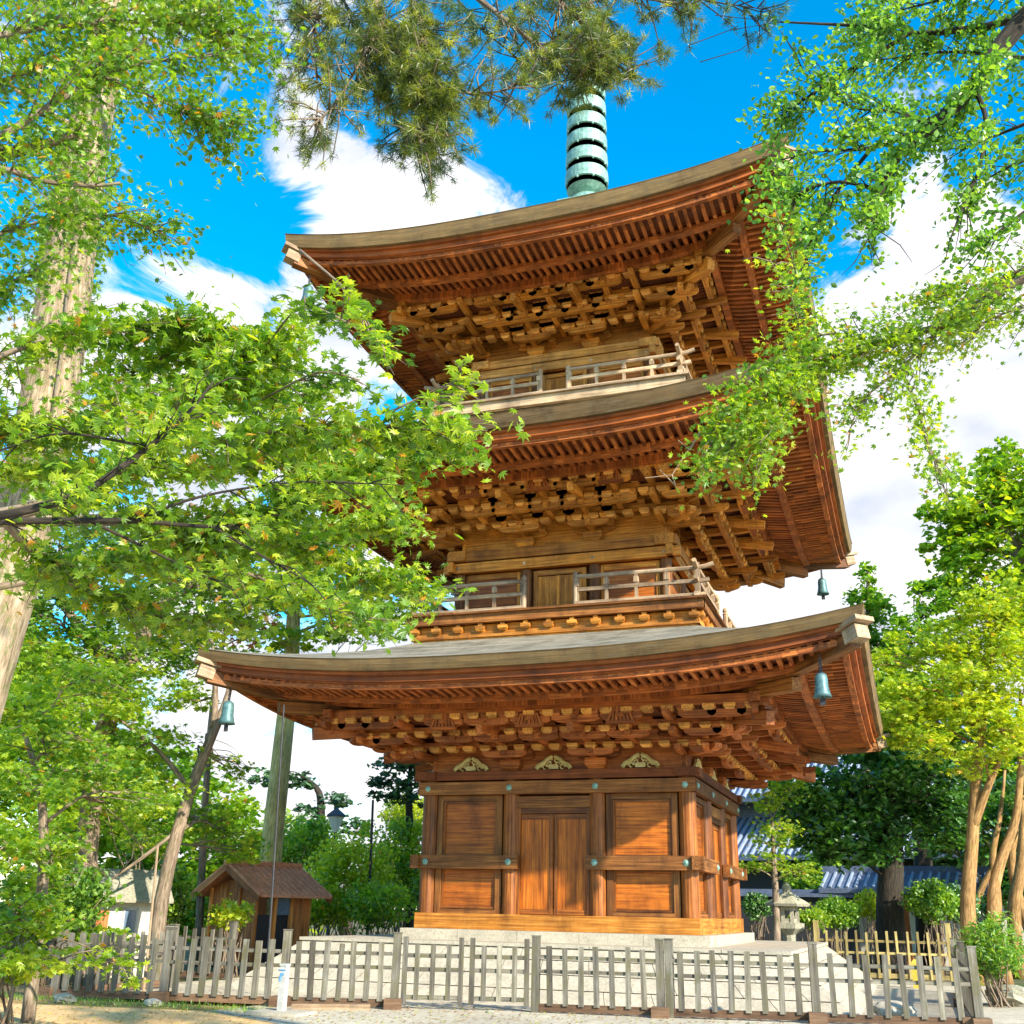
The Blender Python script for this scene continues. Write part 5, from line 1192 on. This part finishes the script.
gh='shrubs and small trees in the hedge left of the pagoda'
for i,(px,py,D,rx,ry,mt,lb) in enumerate([(350,875,38,46,44,'lf_yel','broad bright green hedge tree directly right of the shed'),(400,862,40,36,44,'lf_near','green hedge tree touching the left wall of the pagoda'),(380,905,36,40,22,'lf_near','low dense green shrub behind the back fence'),
   (320,900,37,30,24,'lf_yel','round light green shrub at the right side of the shed'),(300,845,46,44,30,'lf_near','green tree crown showing above the shed roof'),(225,900,34,22,20,'lf_near','leafy green shrub at the left side of the shed'),(232,915,29,24,14,'lf_yel','small yellow-flecked bush in front of the shed'),
   (172,893,30,24,26,'lf_mid','green shrub between the hut and the leaning trunk'),(100,938,26,40,10,'lf_near','bright shrub low in front of the white hut'),(72,895,30,18,22,'lf_mid','leafy shrub at the left corner of the white hut'),(150,845,34,30,12,'lf_near','bright leafy shrub crown right above the white hut'),(50,900,26,60,34,'lf_deep','deep green bush mass at the lower left edge'),(12,955,17,30,22,'lf_near','spreading bluish green bush at the left end of the fence'),(425,900,37,14,30,'lf_mid','narrow green shrub against the pagoda sill on the left'),(410,815,44,30,20,'lf_yel','light green tree top behind the blue pine')]):
    bush(px,py,D,rx,ry,lb,mt,.15 if D>25 else .11,cover=2.6,group=gh if 280<px<430 else None,name='hedge_shrub')
# big mass of far trees behind left and right: individual crowns
far=[(-20,640,60,'lf_mid','far left edge'),(60,720,56,'lf_near','behind the bushy maple'),(140,800,58,'lf_mid','behind the leaning trunk'),(225,850,60,'lf_near','behind the shed')]
for (px,py,D,mt,wh) in far:
    b=g0(px,945,D); tree('far_tree','distant green tree %s'%wh,b,[([b,at(px,py+40,D),at(px+4,py-30,D)],[.45,.35,.1])],[(px,py,D,70,50),(px-40,py+50,D,60,46),(px+40,py+60,D,56,46),(px,py+110,D,70,50),(px-20,py-40,D,50,40)],.36,mt,'bark_grey',cover=1.7,group='distant trees on the left')
for (px,py,D,mt,wh) in [(830,880,60,'lf_mid','behind the stone lantern'),(960,850,60,'lf_dark','behind the garden gate'),(1030,880,58,'lf_dark','at the far right behind the thin trunks')]:
    b=g0(px,935,D); tree('far_tree','distant dark tree %s'%wh,b,[([b,at(px,py+20,D),at(px+4,py-30,D)],[.45,.35,.1])],[(px,py,D,40,30),(px-24,py+20,D,30,24),(px+30,py+20,D,36,24)],.32,mt,'bark_grey',cover=1.9,group='distant trees on the right')

# ------------------------------------------------------------------ litter on the ground
def litter(name,n,mat,size,z,box,label):
    x=RNG.uniform(box[0],box[1],n);y=RNG.uniform(box[2],box[3],n); P=np.stack([x,y,np.full(n,z)+RNG.random(n)*.008],1)
    o=leaves(name,P,size,M[mat],None,DIAM,1.0,.18); tag(o,label,None,None,'stuff'); return o
M['lf_dead']=leafmat('fallen_leaf_brown',(.14,.06,.02),(.30,.15,.04),(.5,.30,.08),.1)
litter('fallen_leaves',5200,'lf_dead',.055,.024,(-16,10,-13.5,-6.2),'brown fallen leaves scattered over the ground before the fence')
litter('fallen_leaves',1500,'lf_yel',.05,.024,(-12,9,-13,-7),'yellow-green fallen leaves scattered over the ground before the fence')
n=3200; x=RNG.uniform(-14,-2.8,n); y=-9.55+RNG.normal(size=n)*.28-.06*(x+8)*0; P=np.stack([x,y,np.full(n,.02)],1)
hh=RNG.uniform(.03,.09,n)[:,None]; a=RNG.normal(size=(n,3))*.35; a[:,2]=1; a/=np.linalg.norm(a,axis=1)[:,None]; sd=rnd_unit(n)*.006
V=np.stack([P-sd,P+sd,P+a*hh],1).reshape(-1,3); o=build_mesh('grass',V,[np.arange(len(V)).reshape(-1,3)],M['lf_mid'],None,rv=np.repeat(RNG.random(n),3)); tag(o,'thin short grass along the foot of the left fence',kind='stuff')
for i,(gx,gy,gs) in enumerate([(-9.5,-9.9,.10),(-8.2,-9.7,.07),(.4,-7.75,.06),(4.6,-7.3,.05),(6.3,-7.1,.07)]):
    rock((gx,gy,0),gs,['fist-sized stone far left on the soil strip','small stone left of the dark one on the soil strip','little stone at the foot of the gate','tiny stone below the fence under the stone slope','small stone below the fence near the leaning corner post'][i],'lstone','rock','small_stone')
